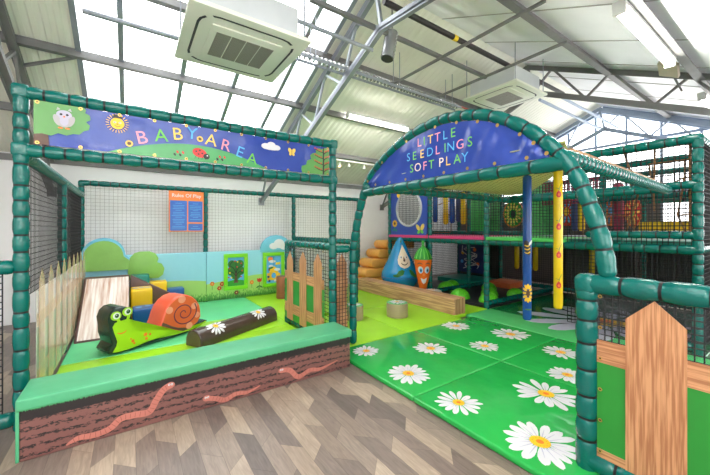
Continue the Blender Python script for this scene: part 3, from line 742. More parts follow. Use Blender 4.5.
# outer net fence running off to the left of the frame
of = thing('net_fence', 'low black net fence with teal rails left of the baby area', 'fence', (-1.8, YF, 0))
rail(of, (-3.2, YF, 1.22), (XLP - .07, YF, 1.22), .052); rail(of, (-3.2, YF, .12), (XLP - .07, YF, .12), .056); post(of, -3.2, YF, .06, 1.2)
obj('net', net(MB(), (-3.15, YF, .15), (1, 0, 0), (0, 0, 1), 2.4, 1.05, .045, .007), M['net_black'], of)

# ------------------------------------------------------------------ BABY AREA banner
BY = YF - .022
bn = thing('banner', 'long blue printed banner lettered BABY AREA with owl, sun and ladybird', 'banner', (.67, BY, 2.28))
ba0, ba1, bz0, bz1 = -.585, 1.925, 2.125, 2.45
mpb = lambda d: (lambda a, b: (a, BY - d, b))
mb = MB()                                              # the sheet sags and ripples a little between its eyelets
nx, nz = 60, 10; vs_ = []
for j in range(nz + 1):
    for i in range(nx + 1):
        a = ba0 + (ba1 - ba0) * i / nx; b = bz0 + (bz1 - bz0) * j / nz
        vs_.append((a, BY + .012 * math.sin(i * .55 + j * .35) * math.sin(PI * j / nz) * .35 + .004, b))
mb.add(vs_, [(j * (nx + 1) + i, j * (nx + 1) + i + 1, (j + 1) * (nx + 1) + i + 1, (j + 1) * (nx + 1) + i) for j in range(nz) for i in range(nx)], 0, True)
obj('sheet', mb, M['banner_blue'], bn)
tree = [(ba0, 2.2), (ba0, bz1), (-.3, bz1), (-.285, 2.435), (-.29, 2.41), (-.262, 2.395), (-.258, 2.36), (-.285, 2.34), (-.262, 2.315), (-.268, 2.28), (-.3, 2.265), (-.325, 2.235), (-.365, 2.232), (-.4, 2.215), (-.45, 2.225), (-.49, 2.2), (-.54, 2.21)]
obj('oak_tree', MB().patch(tree, mpb(.004), 0, 1, (-.43, 2.34)).add([(ba0, BY - .0035, bz0), (-.5, BY - .0035, bz0), (-.505, BY - .0035, 2.215), (ba0, BY - .0035, 2.215)], [(0, 1, 2, 3)], 1), [M['banner_leaf'], M['brown']], bn)
hill = [(-.15, bz0)] + [(-.15 + 1.32 * k / 20, bz0 + .15 * math.sin(PI * k / 20) ** .9) for k in range(1, 20)] + [(1.17, bz0)]
obj('green_hill', MB().patch(hill, mpb(.004), 0, 1, (.5, bz0 + .01)), M['banner_green'], bn)
owl = obj('owl', MB().patch(ell(-.415, 2.335, .05, .06), mpb(.006), 0, 1).patch(ell(-.415, 2.37, .046, .036), mpb(.0062), 1, 1)
          .patch(ell(-.455, 2.325, .02, .044, 16, .35), mpb(.0066), 2, 1).patch(ell(-.375, 2.325, .02, .044, 16, -.35), mpb(.0066), 2, 1).patch(ell(-.415, 2.325, .026, .038), mpb(.007), 1, 1)
          .patch([(-.46, 2.4), (-.452, 2.425), (-.435, 2.408)], mpb(.007), 0, 1).patch([(-.37, 2.4), (-.378, 2.425), (-.395, 2.408)], mpb(.007), 0, 1), [M['lgrey'], M['lavender'], M['lgrey']], bn)
mb = MB()
for dx in (-.018, .018): mb.patch(ell(-.415 + dx, 2.372, .0085, .0085, 12), mpb(.0078), 0, 1)
mb.patch([(-.423, 2.362), (-.407, 2.362), (-.415, 2.345)], mpb(.008), 1, 1)
for dx in (-.02, .02): obj('foot', MB().patch(ell(-.415 + dx, 2.268, .016, .007, 10), mpb(.008), 0, 1), M['orange'], owl)
obj('owl_face', mb, [M['black'], M['orange']], owl)
sun = MB().patch(ell(-.085, 2.365, .047, .047), mpb(.006), 0, 1)
for k in range(22):
    t = 2 * PI * k / 22; sun.ribbon([(-.085 + .056 * math.cos(t), 2.365 + .056 * math.sin(t)), (-.085 + .078 * math.cos(t), 2.365 + .078 * math.sin(t))], [.005, .005], mpb(.006), 0, 1)
so = obj('sun', sun, M['sunny'], bn)
mb = MB()
for dx in (-.017, .017): mb.patch(ell(-.085 + dx, 2.373, .009, .007, 12), mpb(.0072), 1, 1).patch(ell(-.085 + dx, 2.373, .0045, .0045, 8), mpb(.0078), 0, 1)
mb.ribbon([(-.105, 2.348), (-.085, 2.339), (-.065, 2.348)], [.003, .004, .003], mpb(.0072), 0, 4).patch(ell(-.085, 2.36, .006, .006, 8), mpb(.0075), 2, 1)
mb.patch([(-.125, 2.408), (-.045, 2.408), (-.055, 2.418), (-.06, 2.437), (-.11, 2.437), (-.115, 2.418)], mpb(.0075), 0, 1)
obj('sun_face', mb, [M['black'], M['white'], M['orange']], so)
for ch, a, b, c, tl in (('B', .083, 2.272, 'pink', .22), ('A', .225, 2.312, 'lgreen', .12), ('B', .352, 2.347, 'lyellow', .1), ('Y', .47, 2.372, 'lblue', -.05),
                        ('A', .634, 2.336, 'lyellow', -.12), ('R', .766, 2.305, 'pink', -.2), ('E', .901, 2.258, 'lblue', -.28), ('A', 1.021, 2.206, 'lgreen', -.12)):
    ca, sa = math.cos(tl), math.sin(tl)
    text(ch, .155, lambda x, y, a=a, b=b, ca=ca, sa=sa: (a + x * ca - y * sa, BY - .006, b + x * sa + y * ca), M[c], bn, 'letter', .0)
for a, b in ((-.005, 2.213), (.537, 2.335)):
    obj('flower', MB().patch(ell(a, b, .027, .027, 16), mpb(.0062), 0, 1).patch(ell(a, b, .015, .015, 12), mpb(.007), 1, 1), [M['lyellow'], M['brown']], bn)
lb = obj('ladybird', MB().patch(ell(.535, 2.205, .062, .043, 24, -.25), mpb(.006), 0, 1).patch(ell(.593, 2.178, .028, .026), mpb(.0066), 1, 1), [M['red'], M['black']], bn)
mb = MB()
for dx, dz in ((-.03, .012), (.0, .022), (-.01, -.012), (.022, -.003)): mb.patch(ell(.535 + dx, 2.205 + dz, .009, .008, 10), mpb(.0072), 0, 1)
for k in range(4): mb.ribbon([(.5 + .03 * k, 2.17), (.492 + .03 * k, 2.145)], [.004, .003], mpb(.0072), 0, 1)
mb.patch(ell(.6, 2.186, .006, .006, 8), mpb(.0075), 1, 1)
obj('ladybird_marks', mb, [M['black'], M['white']], lb)
for a0, n_ in ((.33, 4), (.69, 4)):
    mb = MB()
    for k in range(n_): mb.patch(ell(a0 + .022 * k, 2.178 + .012 * ((k % 2) * 2 - 1), .009, .014, 10, .5), mpb(.0062), k % 2, 1)
    obj('beetles', mb, [M['black'], M['red']], bn)
obj('cloud', MB().patch(ell(1.17, 2.36, .052, .032), mpb(.006), 0, 1).patch(ell(1.225, 2.372, .05, .04), mpb(.0064), 0, 1).patch(ell(1.28, 2.358, .045, .028), mpb(.0068), 0, 1).patch(ell(1.22, 2.345, .09, .02), mpb(.0072), 0, 1), M['white'], bn)
obj('butterfly', MB().patch(ell(1.435, 2.35, .02, .03, 14, .5), mpb(.006), 0, 1).patch(ell(1.477, 2.35, .02, .03, 14, -.5), mpb(.006), 0, 1).patch(ell(1.44, 2.315, .015, .02, 12, -.4), mpb(.0064), 0, 1).patch(ell(1.473, 2.315, .015, .02, 12, .4), mpb(.0064), 0, 1).ribbon([(1.456, 2.3), (1.456, 2.37)], [.006, .006], mpb(.007), 1, 2), [M['lyellow'], M['brown']], bn)
bush = [(1.925, bz0), (1.925, 2.43), (1.88, 2.44), (1.83, 2.42), (1.79, 2.425), (1.75, 2.4), (1.755, 2.37), (1.71, 2.36), (1.68, 2.33), (1.69, 2.29), (1.64, 2.265), (1.63, 2.22), (1.575, 2.2), (1.57, 2.16), (1.58, bz0)]
bo = obj('apple_tree', MB().patch(bush, mpb(.004), 0, 1, (1.8, 2.25)), M['banner_leaf'], bn)
mb = MB().ribbon([(1.85, bz0), (1.85, 2.44)], [.02, .014], mpb(.0066), 0, 2)
for k in range(4):
    z_ = 2.17 + .07 * k
    mb.ribbon([(1.735, z_ + .035), (1.79, z_ + .01), (1.85, z_)], [.006, .008, .01], mpb(.0068), 0, 3).ribbon([(1.85, z_ - .02), (1.885, z_ + .01), (1.92, z_ + .025)], [.01, .008, .006], mpb(.0068), 0, 3)
    for q in range(4): mb.patch(ell(1.74 + .026 * q, z_ + .04 - .008 * q, .008, .011, 8), mpb(.0074), 1, 1)
    for q in range(3): mb.patch(ell(1.872 + .022 * q, z_ + .018 + .008 * q, .008, .011, 8), mpb(.0074), 1, 1)
obj('branches', mb, [M['black'], M['red']], bo)
mb = MB()
for k in range(11):
    a = ba0 + .02 + (ba1 - ba0 - .04) * k / 10
    for b in (bz0 + .012, bz1 - .012): obj('eyelet', MB().patch(ell(a, b, .013, .013, 12), mpb(.008), 0, 1).patch(ell(a, b, .006, .006, 8), mpb(.0088), 1, 1), [M['brass'], M['black']], bn)

# ------------------------------------------------------------------ rules sign
SY = YB - .07
sg = thing('notice_board', 'orange and blue notice lettered Rules Of Play tied to the back net', 'sign', (.88, SY, 1.82))
mps = lambda d: (lambda a, b: (a, SY - d, b))
obj('sheet', MB().box(.585, 1.175, SY, SY + .006, 1.44, 2.2), M['sign_orange'], sg)
for x0, x1, z0, z1 in ((.605, .885, 1.46, 2.02), (.905, 1.155, 1.62, 2.02), (.905, 1.155, 1.46, 1.59)):
    pn = obj('text_panel', MB().box(x0, x1, SY - .003, SY, z0, z1), M['sign_blue'], sg)
    mb = MB(); z_ = z1 - .05; k = 0
    while z_ > z0 + .03:
        wd = (x1 - x0) * (.38 if k % 4 == 0 else random.uniform(.6, .85)); c = (x0 + x1) / 2
        mb.box(c - wd / 2, c + wd / 2, SY - .0042, SY - .003, z_ - .004, z_ + .004); z_ -= .03 if k % 4 else .04; k += 1
    obj('small_print', mb, M['sky'], pn)
text('Rules Of Play', .092, lambda x, y: (.88 + x, SY - .003, 2.115 + y), M['white'], sg, 'lettering', .001)

# ------------------------------------------------------------------ washed-out picket print along the left side
pf = thing('picket_panel', 'see-through vinyl panel with a faded picket fence print on the left side net', 'fence panel', (XLP + .07, 4.6, .1))
PX = XLP + .062
obj('sheet', MB().box(PX, PX + .003, 3.44, 6.84, .16, 1.02), M['pvc_soft'], pf)
obj('grass_print', MB().box(PX + .003, PX + .005, 3.44, 6.84, .16, .72), M['pvc_green'], pf)
for z0 in (.3, .74): obj('picket_rail', MB().box(PX + .005, PX + .007, 3.44, 6.84, z0, z0 + .1), M['pvc_picket'], pf)
y = 3.5; k = 0
while y < 6.7:
    wd = .2
    obj('picket', MB().prism([(y, .16), (y + wd, .16), (y + wd, 1.08), (y + wd / 2, 1.18), (y, 1.08)], PX + .008, PX + .011, lambda a, b, d: (d, a, b), 0, 0, 1, False), M['pvc_picket'], pf)
    y += .36; k += 1

# picket print panels on the right-hand side fence
def picket_panel(name, label, mp, a0, a1, z0, z1, pick, pw, rails, loc, cat='fence panel', clear_top=True, grass=None):
    r = thing(name, label, cat, loc)
    obj('clear_sheet', MB().prism([(a0, z0), (a1, z0), (a1, z1), (a0, z1)], 0, .003, mp, 0, 0, 1, False), M['pvc'], r)
    obj('grass_print', MB().prism([(a0, z0), (a1, z0), (a1, grass), (a0, grass)], -.004, -.0015, mp, 0, 0, 1, False), M['banner_green_bright'], r)
    for za, zb in rails: obj('picket_rail', MB().prism([(a0, za), (a1, za), (a1, zb), (a0, zb)], -.007, -.0045, mp, 0, 0, 1, False), M['wood_h'], r)
    for c, zt in pick:
        h = pw / 2; l_, r_ = max(c - h, a0), min(c + h, a1)
        obj('picket', MB().prism([(l_, z0), (r_, z0), (r_, zt - .12 * (1 if r_ == c + h else .0)), (c, zt), (l_, zt - .12)], -.011, -.0075, mp, 0, 0, 1, False), M['wood_z'], r)
    n = 6
    for k in range(n):
        z_ = z0 + .04 + (z1 - z0 - .06) * k / (n - 1)
        obj('eyelet', MB().patch(ell(a0 + .018, z_, .011, .011, 12), lambda a, b: mp(a, b, -.013), 0, 1).patch(ell(a0 + .018, z_, .005, .005, 8), lambda a, b: mp(a, b, -.0138), 1, 1), [M['brass'], M['black']], r)
    return r
M['banner_green_bright'] = vinyl('fence_grass_print', (44, 142, 54), 0.32, 0.05, 5, 0.4)
picket_panel('picket_panel', 'timber picket print panel on the low fence beside the dark log', lambda a, b, d: (XRP - .066 + d, a, b), 3.42, 4.62, .18, 1.24,
             [(3.58, 1.19), (4.0, 1.19), (4.43, 1.17)], .21, [(.28, .42), (.76, .88)], (XRP - .066, 4.0, .18), grass=.76)
picket_panel('picket_panel', 'narrow picket print panel between the banner post and the arch foot', lambda a, b, d: (a, 3.40 + d, b), 2.06, 2.235, .18, 1.2,
             [(2.15, 1.19)], .14, [(.28, .42), (.76, .88)], (2.15, 3.4, .18), grass=.76)
cf = thing('fence_rail', 'short teal rail and net joining the banner post to the arch foot', 'fence', (2.14, YF, 0))
rail(cf, (2.07, 3.36, 1.25), (2.2, 3.37, 1.25), .05)
obj('net', net(MB(), (2.06, 3.37, .15), (1, 0, 0), (0, 0, 1), .17, 1.08, .045, .005), M['net_black'], cf)

# ------------------------------------------------------------------ entrance arch and its canopy
AX = 2.3
ar = thing('entrance_arch', 'big teal foam entrance arch with straight cross beam and canopy rails', 'arch', (AX, 2.0, 0))
side = [(3.367, 1.2), (3.32, 1.42), (3.245, 1.66), (3.15, 1.88), (3.03, 2.068), (2.761, 2.26), (2.371, 2.42), (1.989, 2.475), (1.748, 2.45), (1.54, 2.4), (1.366, 2.318), (1.19, 2.2), (1.092, 2.11), (1.005, 2.015), (.921, 1.9), (.87, 1.8), (.828, 1.69), (.781, 1.542), (.745, 1.397), (.725, 1.25)]
obj('arch_tube', foam(MB(), [(AX, 3.367, .1)] + [(AX, a, b) for a, b in smooth2(side, 6)], .048, 14), FM, ar)
rail(ar, (AX, 3.08, 1.925), (AX, .96, 1.925), .051, 'cross_beam', (.16, .24))
rail(ar, (AX, 3.05, 1.98), (5.28, 3.05, 1.98), .048, 'canopy_rail'); rail(ar, (AX + .02, .95, 1.96), (5.28, 1.07, 1.96), .05, 'canopy_rail', (.06, .09))
rail(ar, (5.28, 1.07, 1.97), (5.28, 3.05, 1.97), .045, 'canopy_rail')
can = [(AX, 3.05), (AX, .95), (3.16, 1.25), (4.8, 2.4), (5.25, 2.75), (5.25, 3.05)]
obj('canopy_net', MB().prism(can, 2.06, 2.066, lambda a, b, d: (a, b, d), 0, 0, 1, False), M['canopy'], ar)
mb = MB()                                               # diagonal cords over the cream mesh
def inpoly(p, poly):
    c = False
    for (x1, y1), (x2, y2) in zip(poly, poly[1:] + poly[:1]):
        if (y1 > p[1]) != (y2 > p[1]) and p[0] < (x2 - x1) * (p[1] - y1) / (y2 - y1) + x1: c = not c
    return c
for sgn in (1, -1):
    k = -3.0
    while k < 8:
        run = None; t = 2.3
        while t <= 5.3:
            y_ = k + sgn * t if sgn > 0 else k - t + 3
            ok = inpoly((t, y_), can)
            if ok and run is None: run = (t, y_)
            if not ok and run is not None:
                mb.beam((run[0], run[1], 2.058), (t, y_, 2.058), .0045, .003); run = None
            t += .03
        k += .09
obj('canopy_cords', mb, M['olive'], ar)
obj('cover_edge', MB().beam((2.36, .945, 2.012), (4.6, 1.04, 2.012), .03, .02), M['wood_end'], ar)

# arch banner
ab = thing('banner', 'blue half-moon banner lettered LITTLE SEEDLINGS SOFT PLAY laced into the arch', 'banner', (AX - .02, 2.0, 2.1))
inner = [(2.0 + (a - 2.0) * .965, 1.93 + (b - 1.93) * .905) for a, b in smooth2([p_ for p_ in side if p_[1] > 2.0], 4)]
mb = MB(); o = inner; n = len(o); rows = 8; vs_ = []
for j in range(rows + 1):
    for i in range(n):
        y_, zt = o[i]; z_ = 1.972 + (zt - 1.972) * j / rows
        vs_.append((AX - .016 - .018 * math.sin(i * .62 + j * .3) * math.sin(PI * j / rows) - .012 * math.sin(i * 1.7 - j * .8) * math.sin(PI * j / rows), y_, z_))
mb.add(vs_, [(j * n + i, j * n + i + 1, (j + 1) * n + i + 1, (j + 1) * n + i) for j in range(rows) for i in range(n - 1)], 0, True)
obj('sheet', mb, M['banner_blue'], ab)
AXT = AX - .056
C_ = {'p': 'cream', 'b': 'lblue', 'g': 'lgreen', 'y': 'lyellow', 'k': 'pink'}
for row, ys, z_, cols in (('LITTLE', (2.177, 2.113, 2.038, 1.955, 1.871, 1.787), 2.307, 'kgykbg'), ('SEEDLINGS', (2.321, 2.24, 2.141, 2.044, 1.955, 1.871, 1.81, 1.716, 1.621), 2.194, 'bgybkgbkg'),
                          ('SOFTPLAY', (2.278, 2.196, 2.106, 2.027, 1.914, 1.84, 1.744, 1.669), 2.077, 'gpkgpygb')):
    for ch, y_, c in zip(row, ys, cols):
        text(ch, .112, lambda x, y, y0=y_, z0=z_: (AXT, y0 - x, z0 + y), M[C_[c]], ab, 'letter', .0)
for k in range(0, n, 4):
    y_, zt = o[k]; obj('eyelet', MB().patch(ell(y_, zt - .012, .014, .014, 12), lambda a, b: (AX - .05, a, b), 0, 1), M['brass'], ab)
for k in range(8):
    obj('eyelet', MB().patch(ell(2.85 - .24 * k, 1.988, .014, .014, 12), lambda a, b: (AX - .05, a, b), 0, 1), M['brass'], ab)

# bolsters hanging from the canopy
def bolster(x, y, z0, z1, r, mat, label, group, deco):
    b_ = thing('hanging_bolster', label, 'hanging bolster', (x, y, z0), group)
    obj('body', MB().lathe([(r * .3, z0), (r * .75, z0 + r * .12), (r * .96, z0 + r * .4), (r, z0 + r * .8), (r, z1 - r * .8), (r * .95, z1 - r * .3), (r * .6, z1)], x, y, 0, 20), M[mat], b_)
    obj('strap', MB().tube([(x, y, z1 - .01), (x, y, z1 + .028)], .012, 0, 8), M['black'], b_)
    # prints on the side facing the entrance; angle pi is towards -X
    def cyl(d): return lambda a, b: (x + (r + d) * math.cos(PI + .55 + a / r), y + (r + d) * math.sin(PI + .55 + a / r), b)
    deco(cyl, r, b_); return b_
def deco_blue(cyl, r, b_):
    bee = MB().patch(ell(0, 1.31, .028, .075, 20, .2), cyl(.002), 0, 3)
    for k in range(3): bee.ribbon([(-.024, 1.265 + .035 * k), (.0, 1.255 + .035 * k), (.024, 1.27 + .035 * k)], [.009, .009, .009], cyl(.0035), 1, 4)
    bee.patch(ell(.03, 1.36, .012, .03, 14, -.6), cyl(.004), 2, 2)
    obj('bee', bee, [M['black'], M['sunny'], M['white']], b_)
    fl_ = MB(); z_ = .86
    for k in range(12):
        t = 2 * PI * k / 12; fl_.patch(ell(.005 + .032 * math.cos(t), z_ + .07 * math.sin(t), .024, .012, 12, t), cyl(.002), 0, 2)
    fl_.patch(ell(.005, z_, .016, .034), cyl(.0035), 1, 3)
    obj('leaf_print', MB().patch(ell(.01, .7, .035, .008, 10), cyl(.002), 0, 2), M['dgreen'], b_)
    obj('sunflower', fl_, [M['sunny'], M['brown']], b_)
def deco_yellow(cyl, r, b_):
    for k, z_ in enumerate((1.795, 1.513, 1.267, 1.003)):
        m_ = MB().patch([(0, z_ + .04), (.016, z_ + .018), (.02, z_ - .004), (.01, z_ - .024), (-.01, z_ - .024), (-.02, z_ - .004), (-.016, z_ + .018)], cyl(.002), 0, 3)
        m_.patch(ell(0, z_, .008, .012, 12), cyl(.003), 1, 2)
        m_.ribbon([(.0, z_ + .036), (.008, z_ + .07), (.024, z_ + .1)], [.004, .004, .003], cyl(.0025), 2, 4).ribbon([(-.02, z_ + .06), (0.004, z_ + .05)], [.004, .004], cyl(.0025), 2, 3)
        obj('fruit_print', m_, [M['red'], M['orange'], M['dgreen']], b_)
bolster(3.26, 1.69, .585, 2.03, .041, 'bol_blue', 'long blue hanging bolster with a bee and sunflower under the arch canopy', 'entrance bolsters', deco_blue)
bolster(3.1, 1.335, .79, 2.03, .036, 'bol_yellow', 'long yellow hanging bolster with red fruit prints under the arch canopy', 'entrance bolsters', deco_yellow)

# ------------------------------------------------------------------ low fence on the right
rf = thing('low_fence', 'teal foam fence frame with black net in the right foreground', 'fence', (AX, .15, 0))
post(rf, AX, .828, .06, 1.14, .058)
rail(rf, (AX, .81, 1.168), (AX, -.6, 1.168), .058, gap=(.14, .2)); rail(rf, (AX, .81, .1), (AX, -.6, .1), .055); post(rf, AX, -.6, .06, 1.14)
obj('corner_joint', MB().box(AX - .06, AX + .06, .77, .888, 1.1, 1.226, 0, .054, 6), M['teal'], rf)
obj('net', net(MB(), (AX + .03, -.55, .14), (0, 1, 0), (0, 0, 1), 1.33, 1.0, .034, .006), M['net_black'], rf)
picket_panel('picket_panel', 'large timber picket print panel with green on the right foreground fence', lambda a, b, d: (AX - .012 + d, .77 - a, b), 0, 1.3, .15, 1.12,
             [(.259, 1.115), (.85, 1.115)], .245, [(.15, .2), (.71, .842)], (AX, .1, .15), grass=.71)

# ------------------------------------------------------------------ mural wall of the baby area
FLR = .086
MY = 6.85
for x0, x1, lbl in ((-.6, 1.21, 'padded sky and meadow mural panel behind the ramp and snail'), (1.215, 3.02, 'padded sky and meadow mural panel carrying the two activity boards')):
    r = thing('mural_panel', lbl, 'wall panel', ((x0 + x1) / 2, MY, 0), 'padded mural panels')
    o = obj('pad', MB().box(x0, x1, MY - .045, MY + .02, FLR, 1.045, 0, .014, 3), M['mural'], r)
    mpm = lambda d: (lambda a, b: (a, MY - .045 - d, b))
    for (fx, fz, c) in ([(.78, .33, 'orange'), (.45, .3, 'lyellow')] if x0 < 0 else [(1.32, .42, 'orange'), (1.45, .32, 'red'), (1.5, .4, 'red'), (2.09, .38, 'orange'), (1.78, .2, 'maroon')]):
        f_ = MB().ribbon([(fx, fz - .12), (fx, fz)], [.008, .008], mpm(.002), 1, 2)
        for k in range(6): f_.patch(ell(fx + .025 * math.cos(k * PI / 3), fz + .025 * math.sin(k * PI / 3), .019, .019, 10), mpm(.0024), 0, 1)
        f_.patch(ell(fx, fz, .014, .014, 10), mpm(.0036), 2, 1)
        obj('flower', f_, [M[c], M['dgreen'], M['lyellow']], r)
    if x0 > 0:
        f_ = MB().ribbon([(2.25, .2), (2.25, .4)], [.01, .01], mpm(.002), 1, 2).patch([(2.2, .46), (2.2, .4), (2.225, .37), (2.275, .37), (2.3, .4), (2.3, .46), (2.275, .43), (2.25, .46), (2.225, .43)], mpm(.0026), 0, 1)
        f_.patch(ell(2.215, .27, .04, .014, 12, .6), mpm(.0026), 1, 1).patch(ell(2.285, .27, .04, .014, 12, -.6), mpm(.0026), 1, 1)
        obj('tulip', f_, [M['red'], M['dgreen']], r)
    mb = MB(); x = x0 + .02
    while x < x1 - .04:
        h = random.uniform(.04, .11); mb.add([(x, MY - .0475, FLR + .012), (x + .02, MY - .0475, FLR + .012), (x + random.uniform(-.01, .03), MY - .0475, FLR + .012 + h)], [(0, 1, 2)]); x += random.uniform(.012, .03)
    obj('grass_tufts', mb, M['dgreen'], r)
def cut(name, label, outline, y0, y1, mats, cat, rim=None, dx=.03):
    r = thing(name, label, cat, (sum(a for a, b in outline) / len(outline), (y0 + y1) / 2, min(b for a, b in outline)))
    obj('pad', MB().prism(outline, y0, y1, lambda a, b, d: (a, d, b), 0, .012, 2), mats[0], r)
    if rim:
        obj('printed_rim', MB().patch(rim, lambda a, b: (a, y0 - .0015, b), 0, 1), mats[1], r)
    return r
big = [(-.62, .8)] + [(-.62, .95)] + [(-.355 + .29 * math.cos(t), 1.06 + .285 * math.sin(t)) for t in [PI - k * PI / 14 for k in range(0, 14)]] + [(-.06, 1.05), (.02, .98), (.06, .8)]
ib = [(-.36 + (a + .36) * .91 , .8 + (b - .8) * .91) for a, b in big]
cut('bush_cutout', 'tall rounded green bush cutout behind the ramp', big, 6.775, 6.80, (M['cloud_blue'], M['bush']), 'cutout', ib)
sm = [(-.04, .62), (-.02, .9), (.0, 1.0), (.06, 1.075), (.14, 1.1), (.28, 1.1), (.37, 1.06), (.42, .97), (.4, .9), (.47, .87), (.51, .78), (.49, .68), (.42, .62)]
cut('bush_cutout', 'lower two-lobed green bush cutout right of the tall one', sm, 6.755, 6.772, (M['bush'], M['bush_rim']), 'cutout')
cl = [(2.26, 1.0), (2.27, 1.1), (2.31, 1.2), (2.39, 1.29), (2.5, 1.345), (2.62, 1.36), (2.75, 1.34), (2.86, 1.28), (2.93, 1.18), (2.95, 1.0)]
c_ = cut('cloud_cutout', 'pale blue hill cutout with a white cloud above the mural', cl, 6.79, 6.84, (M['cloud_blue'], M['white']), 'cutout')
mpc = lambda d: (lambda a, b: (a, 6.788 - d, b))
obj('cloud_print', MB().patch(ell(2.56, 1.12, .1, .07), mpc(0), 0, 1).patch(ell(2.68, 1.17, .12, .1), mpc(.0008), 0, 1).patch(ell(2.8, 1.1, .1, .07), mpc(.0016), 0, 1), M['white'], c_)

def board(x0, x1, z0, z1, label, deco):
    r = thing('activity_board', label, 'activity board', ((x0 + x1) / 2, MY - .06, z0), 'activity boards')
    mb = MB(); f = .075; ya, yb = MY - .085, MY - .048
    for a, b, c, d in ((x0, x1, z0, z0 + f), (x0, x1, z1 - f, z1), (x0, x0 + f, z0 + f, z1 - f), (x1 - f, x1, z0 + f, z1 - f)): mb.box(a, b, ya, yb, c, d, 0, .006)
    obj('frame', mb, M['frame_green'], r)
    obj('backboard', MB().box(x0 + f, x1 - f, MY - .062, MY - .05, z0 + f, z1 - f), M['sky'], r)
    deco(r, x0 + f, x1 - f, z0 + f, z1 - f, lambda d: (lambda a, b: (a, MY - .0625 - d, b)))
    mb = MB()
    for a in (x0 + .035, x1 - .035):
        for b in (z0 + .1, z1 - .1): mb.patch(ell(a, b, .01, .01, 10), lambda a, b: (a, ya - .0012, b), 0, 1)
    obj('screws', mb, M['brass'], r)
def tree_deco(r, x0, x1, z0, z1, mp):
    cx = (x0 + x1) / 2; w_ = x1 - x0
    crown = MB()
    for dx, dz, q in ((0, .36, .14), (-.09, .3, .09), (.09, .3, .09), (-.08, .44, .08), (.08, .44, .08), (0, .22, .1)): crown.patch(ell(cx + dx, z0 + dz, q * .95, q), mp(.001 + .0004 * abs(dx) * 10), 0, 1)
    obj('tree_crown', crown, M['dgreen'], r)
    obj('meadow', MB().patch([(x0, z0), (x1, z0), (x1, z0 + .1), (cx, z0 + .13), (x0, z0 + .1)], mp(.0005), 0, 1), M['leaf'], r)
    obj('trunk', MB().patch([(cx - .05, z0 + .06), (cx + .05, z0 + .06), (cx + .02, z0 + .14), (cx + .018, z0 + .28), (cx - .018, z0 + .28), (cx - .02, z0 + .14)], mp(.003), 0, 1), M['brown'], r)
    g_ = MB()
    for pts in ([(cx, z0 + .2), (cx - .07, z0 + .28), (cx - .13, z0 + .26)], [(cx, z0 + .2), (cx + .07, z0 + .28), (cx + .13, z0 + .26)], [(cx, z0 + .25), (cx - .05, z0 + .36), (cx - .12, z0 + .42), (cx - .06, z0 + .5)],
                [(cx, z0 + .25), (cx + .05, z0 + .36), (cx + .12, z0 + .4), (cx + .07, z0 + .5)], [(cx, z0 + .28), (cx, z0 + .46)]): g_.ribbon(pts, [.013, .013], mp(.0042), 0, 5)
    obj('groove', g_, M['black'], r)
    for k, (dx, dz) in enumerate(((-.02, .5), (.03, .48), (.1, .45), (-.13, .36), (-.12, .27), (.12, .3), (-.14, .18), (-.09, .17), (.1, .18), (.02, .38))):
        obj('bead', MB().lathe([(.008, -.006), (.016, 0), (.008, .006)], 0, 0, 0, 10, True, Matrix.Translation((cx + dx, MY - .072, z0 + dz)) @ Matrix.Rotation(PI / 2, 4, 'X')), M[('red', 'sunny', 'red')[k % 3]], r)
def meadow_deco(r, x0, x1, z0, z1, mp):
    cx = (x0 + x1) / 2
    obj('sun', MB().patch(ell(x0 + .09, z1 - .07, .055, .05), mp(.001), 0, 1), M['orange'], r)
    obj('clouds', MB().patch(ell(x0 + .13, z1 - .12, .075, .03), mp(.002), 0, 1).patch(ell(x1 - .09, z1 - .3, .07, .028), mp(.002), 0, 1).patch(ell(x0 + .1, z1 - .22, .05, .025), mp(.002), 0, 1), M['white'], r)
    obj('aeroplane', MB().patch([(cx + .04, z1 - .15), (x1 - .02, z1 - .14), (x1 - .02, z1 - .19), (cx + .04, z1 - .2)], mp(.002), 0, 1), M['sunny'], r)
    obj('castle', MB().patch([(x0 + .02, z0 + .06), (x1 - .02, z0 + .06), (x1 - .02, z0 + .2), (cx + .1, z0 + .22), (cx + .09, z0 + .3), (cx, z0 + .36), (cx - .09, z0 + .3), (cx - .1, z0 + .2), (x0 + .02, z0 + .22)], mp(.001), 0, 1), M['sunny'], r)
    obj('door_print', MB().patch(ell(cx, z0 + .16, .05, .06), mp(.002), 0, 1), M['sky'], r)
    for dx, dz, c in ((-.12, .14, 'navy'), (.12, .12, 'maroon'), (-.1, .05, 'navy'), (.03, .05, 'white')):
        obj('bead', MB().lathe([(.012, -.006), (.026, 0), (.012, .006)], 0, 0, 0, 10, True, Matrix.Translation((cx + dx, MY - .072, z0 + dz)) @ Matrix.Rotation(PI / 2, 4, 'X')), M[c], r)
    g_ = MB().ribbon([(cx, z1 - .02), (cx, z1 - .2)], [.008, .008], mp(.003), 0, 2).patch(ell(x0 + .1, z1 - .26, .06, .022, 14, .3), mp(.003), 1, 1).patch(ell(x0 + .06, z1 - .3, .02, .02, 10), mp(.0035), 2, 1)
    obj('flying_bird', g_, [M['black'], M['dgreen'], M['maroon']], r)
board(1.53, 2.0, .265, .99, 'green framed bead board with an apple tree on the mural', tree_deco)
board(2.32, 2.8, .25, .985, 'green framed bead board with a sunny yellow castle scene', meadow_deco)

